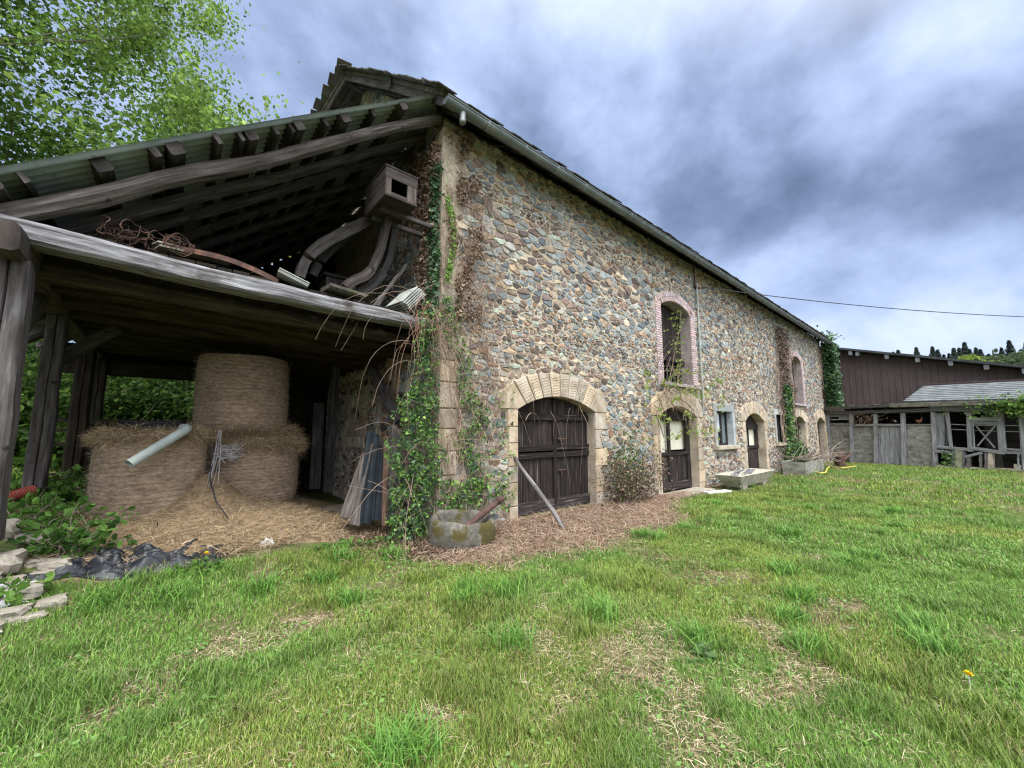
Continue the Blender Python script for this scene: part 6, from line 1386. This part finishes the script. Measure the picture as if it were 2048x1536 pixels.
# ------------------------------------------------------------------ grass, straw and weeds
def area(n, dmin, dmax, a0=-12, a1=112):
    r_ = np.sqrt(rng.uniform(dmin**2, dmax**2, n)); a = np.radians(rng.uniform(a0, a1, n)); return r_*np.cos(a), r_*np.sin(a)
def mulch(x, y):   # bare strip of dead stalks before the barn
    e = 3.15+.5*(vn(x*.9, 0*x+3)-.5)+nss((x-6.5)/4)*1.5-.35*nss((4.2-x)/1.2)*0+nss((3.1-x)/1.0)*1.35
    return nss((y-e)/.7)*nss((13.5-x)/3)*nss((x-1.9)/.8)
def patch(x, y): return .42*fbm(x*.8+5, y*.8, 3)+.58*fbm(x*2.4+9, y*2.4, 3)
def keepgrass(x, y):
    ok = (y < 5.35) | (x < -1.35)
    p = patch(x, y); dens = nss((p-.34)/.12)*.86+.14
    dens = dens*(1-.975*mulch(x, y))
    dens = np.where((x > -1.3) & (x < 3) & (y > 5.25), dens*.3, dens)
    dens = dens*np.where(np.hypot(x-3.22, y-4.83) < .55, 0, 1)*np.where((x > 27.2) & (y > -3), 0, 1)*np.where((x > 12.2) & (x < 15.5) & (y > 4.3), .15, 1)
    dens = dens*np.where((x > 5) & (y > 4.7), .25, 1)
    dens = dens*np.where((x < -1.35) & (y > 5), .7, 1)
    return ok & (rng.random(len(x)) < dens)
GC = [(.17, .33, .045), (.23, .41, .06), (.13, .26, .038), (.28, .45, .08), (.20, .36, .065), (.25, .40, .075), (.36, .40, .15)]
def blades(x, y, h, w, cols, lean=.35, wide=None):
    n = len(x); P = np.stack([x, y, gz(x, y)-.005], 1); a = rng.random(n)*2*np.pi; sd = np.stack([np.cos(a), np.sin(a), 0*a], 1); ld = np.stack([-np.sin(a), np.cos(a), 0*a], 1)*rng.choice([-1, 1], n)[:, None]
    T = np.array([(-.5, 0, 0), (.5, 0, 0), (.42, .18, .55), (-.42, .18, .55), (0, 1, 1)]); ln = (rng.random(n)*lean*1.6+.1)[:, None]
    return inst(T, [(0, 1, 2, 3), (3, 2, 4)], P, sd*np.asarray(w).reshape(-1, 1), ld*ln*h[:, None], np.array([[0, 0, 1.]])*h[:, None], cols)
def mkgrass():
    parts = []
    for n, d0, d1, w, h in [(190000, .9, 3.2, .0038, .040), (320000, 3.2, 7, .0055, .048), (280000, 7, 14, .010, .060), (190000, 14, 32, .022, .075)]:
        x, y = area(n, d0, d1); k = keepgrass(x, y); x, y = x[k], y[k]; m = len(x)
        tall = nss((fbm(x*2.8+40, y*2.8+7, 3)-.55)/.12); yel = nss((fbm(x*.5+80, y*.5+20, 3)-.45)/.2)
        hh = h*rng.uniform(.5, 1.4, m)*(1+.7*tall)*(.75+.5*fbm(x*3, y*3, 2)); c = pick(GC, m, .2)*(1-.22*tall)[:, None]; c[:, 0] *= (.86+.24*yel); c[:, 1] *= .90; 
        parts.append(blades(x, y, hh, w*rng.uniform(.7, 1.4, m), c, .5))
    # coarse dark tufts
    tx, ty = [], []; cs = [(2.30, 3.35), (2.55, 3.1), (3.1, 1.5), (4.6, 1.2), (1.35, 3.9), (.75, 4.6), (5.3, 1.5), (8.6, 3.0), (7.2, 1.9), (6.2, 1.1), (2.0, 2.35), (3.6, .9), (10.4, 2.4), (.1, 4.75), (1.6, 4.9), (2.15, 4.75), (-.35, 4.9), (6.3, 3.1), (5.4, 3.3), (11.6, 1.2), (4.3, .3), (2.9, 2.2), (1.0, 1.9)]
    for q in range(36): r_ = random.uniform(2, 18); a = random.uniform(R(-8), R(85)); cs.append((r_*math.cos(a), r_*math.sin(a)))
    for i, (a, b) in enumerate(cs):
        if b > 5.2 or (mulch(np.array([a]), np.array([b]))[0] > .5 and i > 20): continue
        m = 170; q = rng.normal(size=(m, 2))*(.085 if i < 23 else .06+.02*math.hypot(a, b)/6); xx, yy = a+q[:, 0], b+q[:, 1]; dd = math.hypot(a, b)
        parts.append(blades(xx, yy, rng.uniform(.08, .19, m)*(1 if i < 23 else .8), .005+.0009*dd, pick([(.10, .23, .04), (.15, .31, .055), (.19, .37, .07)], m, .15), .9))
    v, l, s, cc = joinarr(parts); o = npmesh('grass', v, l, s, GRASSM, cc); o['kind'] = 'stuff'; o['label'] = 'rough green grass of the farmyard'; o['category'] = 'grass'
mkgrass()
def deadgrass(n0):
    X, Y = [], []
    for n, d0, d1 in ((int(n0*.34), .9, 4), (int(n0*.36), 4, 9), (int(n0*.3), 9, 24)):
        x, y = area(n, d0, d1); p = patch(x, y); k = (y < 5.2) & (rng.random(n) < .26+.74*nss((.47-p)/.12)) & (x < 27.2); X.append(x[k]); Y.append(y[k])
    x, y = np.concatenate(X), np.concatenate(Y); return np.stack([x, y, gz(x, y)+rng.random(len(x))*.025], 1)
litter('dead_grass', 170000, deadgrass, [(.42, .34, .20), (.52, .43, .28), (.30, .23, .13), (.24, .17, .10), (.50, .43, .30)], (.025, .085), .0032, 'pale dead grass lying in the bare patches of the yard', tilt=.15)
def mulchpts(n):
    x = rng.uniform(2.2, 14, n)**1.0; y = rng.uniform(2.6, 5.38, n); k = rng.random(n) < mulch(x, y)*np.clip(1.4-.06*x, .3, 1); x, y = x[k], y[k]; return np.stack([x, y, gz(x, y)+rng.random(len(x))*.04*(1+.5*vn(x*3, y*3))], 1)
litter('stalk_litter', 80000, mulchpts, [(.27, .175, .125), (.38, .27, .20), (.18, .11, .08), (.47, .37, .28), (.22, .125, .09), (.33, .24, .175)], (.05, .22), .006, 'reddish dead fern stalks strewn in front of the first doors', tilt=.22)
def yardsticks(n):
    x, y = area(n, 1.6, 8, 0, 95); k = y < 5; return np.stack([x[k], y[k], gz(x[k], y[k])+.02], 1)
litter('stray_stalks', 130, yardsticks, [(.42, .35, .25), (.34, .26, .17)], (.12, .36), .004, 'single pale stalks lying on the grass', tilt=.08)
# floor litter of ivy corner
def cornerl(n): x = rng.normal(2.9, .5, n); y = rng.normal(5.2, .3, n); return np.stack([x, y, gz(x, y)+rng.random(n)*.10], 1)
litter('leaf_litter', 9000, cornerl, [(.16, .11, .07), (.24, .17, .12), (.10, .07, .045)], (.03, .12), .014, 'brown leaves and twigs under the ivy', tilt=.4)
def clover():
    x, y = area(60000, .9, 10); k = (y < 5.0) & (fbm(x*1.9+60, y*1.9+33, 3) > .56) & (rng.random(len(x)) < 1-mulch(x, y)); x, y = x[k], y[k]; d = np.hypot(x, y)
    P = np.stack([x, y, gz(x, y)+.012+rng.random(len(x))*.03], 1); c = pick([(.12, .25, .05), (.16, .30, .07), (.20, .33, .10)], len(x), .15)
    v, l, s, cc = leafcloud(P, 1., c, nrm=(0, 0, 2.2)); n = len(P); v = v.reshape(n, 6, 3); ctr = P[:, None, :]; v = (ctr+(v-ctr)*(.017+.0022*d)[:, None, None]).reshape(-1, 3)
    o = npmesh('clover', v, l, s, GRASSM, cc); o['kind'] = 'stuff'; o['label'] = 'low clover and small broad weeds among the grass'; o['category'] = 'weeds'
clover()
# weeds (broad leaves) by the tarp and tank
bush('weed_clump', (1.75, 5.25, gzf(1.75, 5.25)), (.5, .16, .16), 420, .045, [(.12, .25, .045), (.16, .3, .06)], 'low leafy weeds at the foot of the leaning planks', stems=24, tr=.003, cat='weeds')
bush('weed_clump', (.25, 5.2, gzf(.25, 5.2)), (.4, .14, .12), 260, .04, [(.12, .25, .045), (.16, .3, .06)], 'low leafy weeds right of the black plastic sheet', stems=18, tr=.003, cat='weeds')
bush('weed_clump', (2.9, 1.35, 0), (.16, .12, .07), 120, .05, [(.16, .27, .10), (.13, .24, .06)], 'small rosette of broad weeds in the grass near the camera', stems=10, tr=.002, cat='weeds')
# dandelions
def dandelion(p, label):
    o = emp('dandelion', label, 'flower', p, 'dandelions in the grass'); mb = MB(); mb.tube([p, Vector(p)+Vector((.005, 0, .10))], .002, 5); mb.build('stem', LEAFM, o)
    n = 60; a = rng.random(n)*6.28; X = np.stack([-np.sin(a), np.cos(a), 0*a], 1); el_ = rng.uniform(.05, 1.1, n); D = np.stack([np.cos(a)*np.cos(el_), np.sin(a)*np.cos(el_), np.sin(el_)], 1); Z = np.cross(X, D)
    T = np.array([(-.16, 0, 0), (.16, 0, 0), (.14, 1, 0), (-.14, 1, 0)]); v, l, s, cc = inst(T, [(0, 1, 2, 3)], np.repeat(np.array([tuple(Vector(p)+Vector((.005, 0, .10)))]), n, 0), X*.02, D*.022, Z*.02, np.tile([[.85, .62, .02]], (n, 1))); npmesh('flower_head', v, l, s, DRYM, cc, parent=o); return o
p = at(409, 1140, Z=.15); d0 = dandelion((p.x, p.y, gzf(p.x, p.y)), 'yellow dandelion in the grass in front of the hay shed')
q = at(1940, 1358, Z=.08); d1 = dupl(d0, (q.x, q.y, gzf(q.x, q.y)), 1, 1, 'yellow dandelion in the open grass at the lower right')
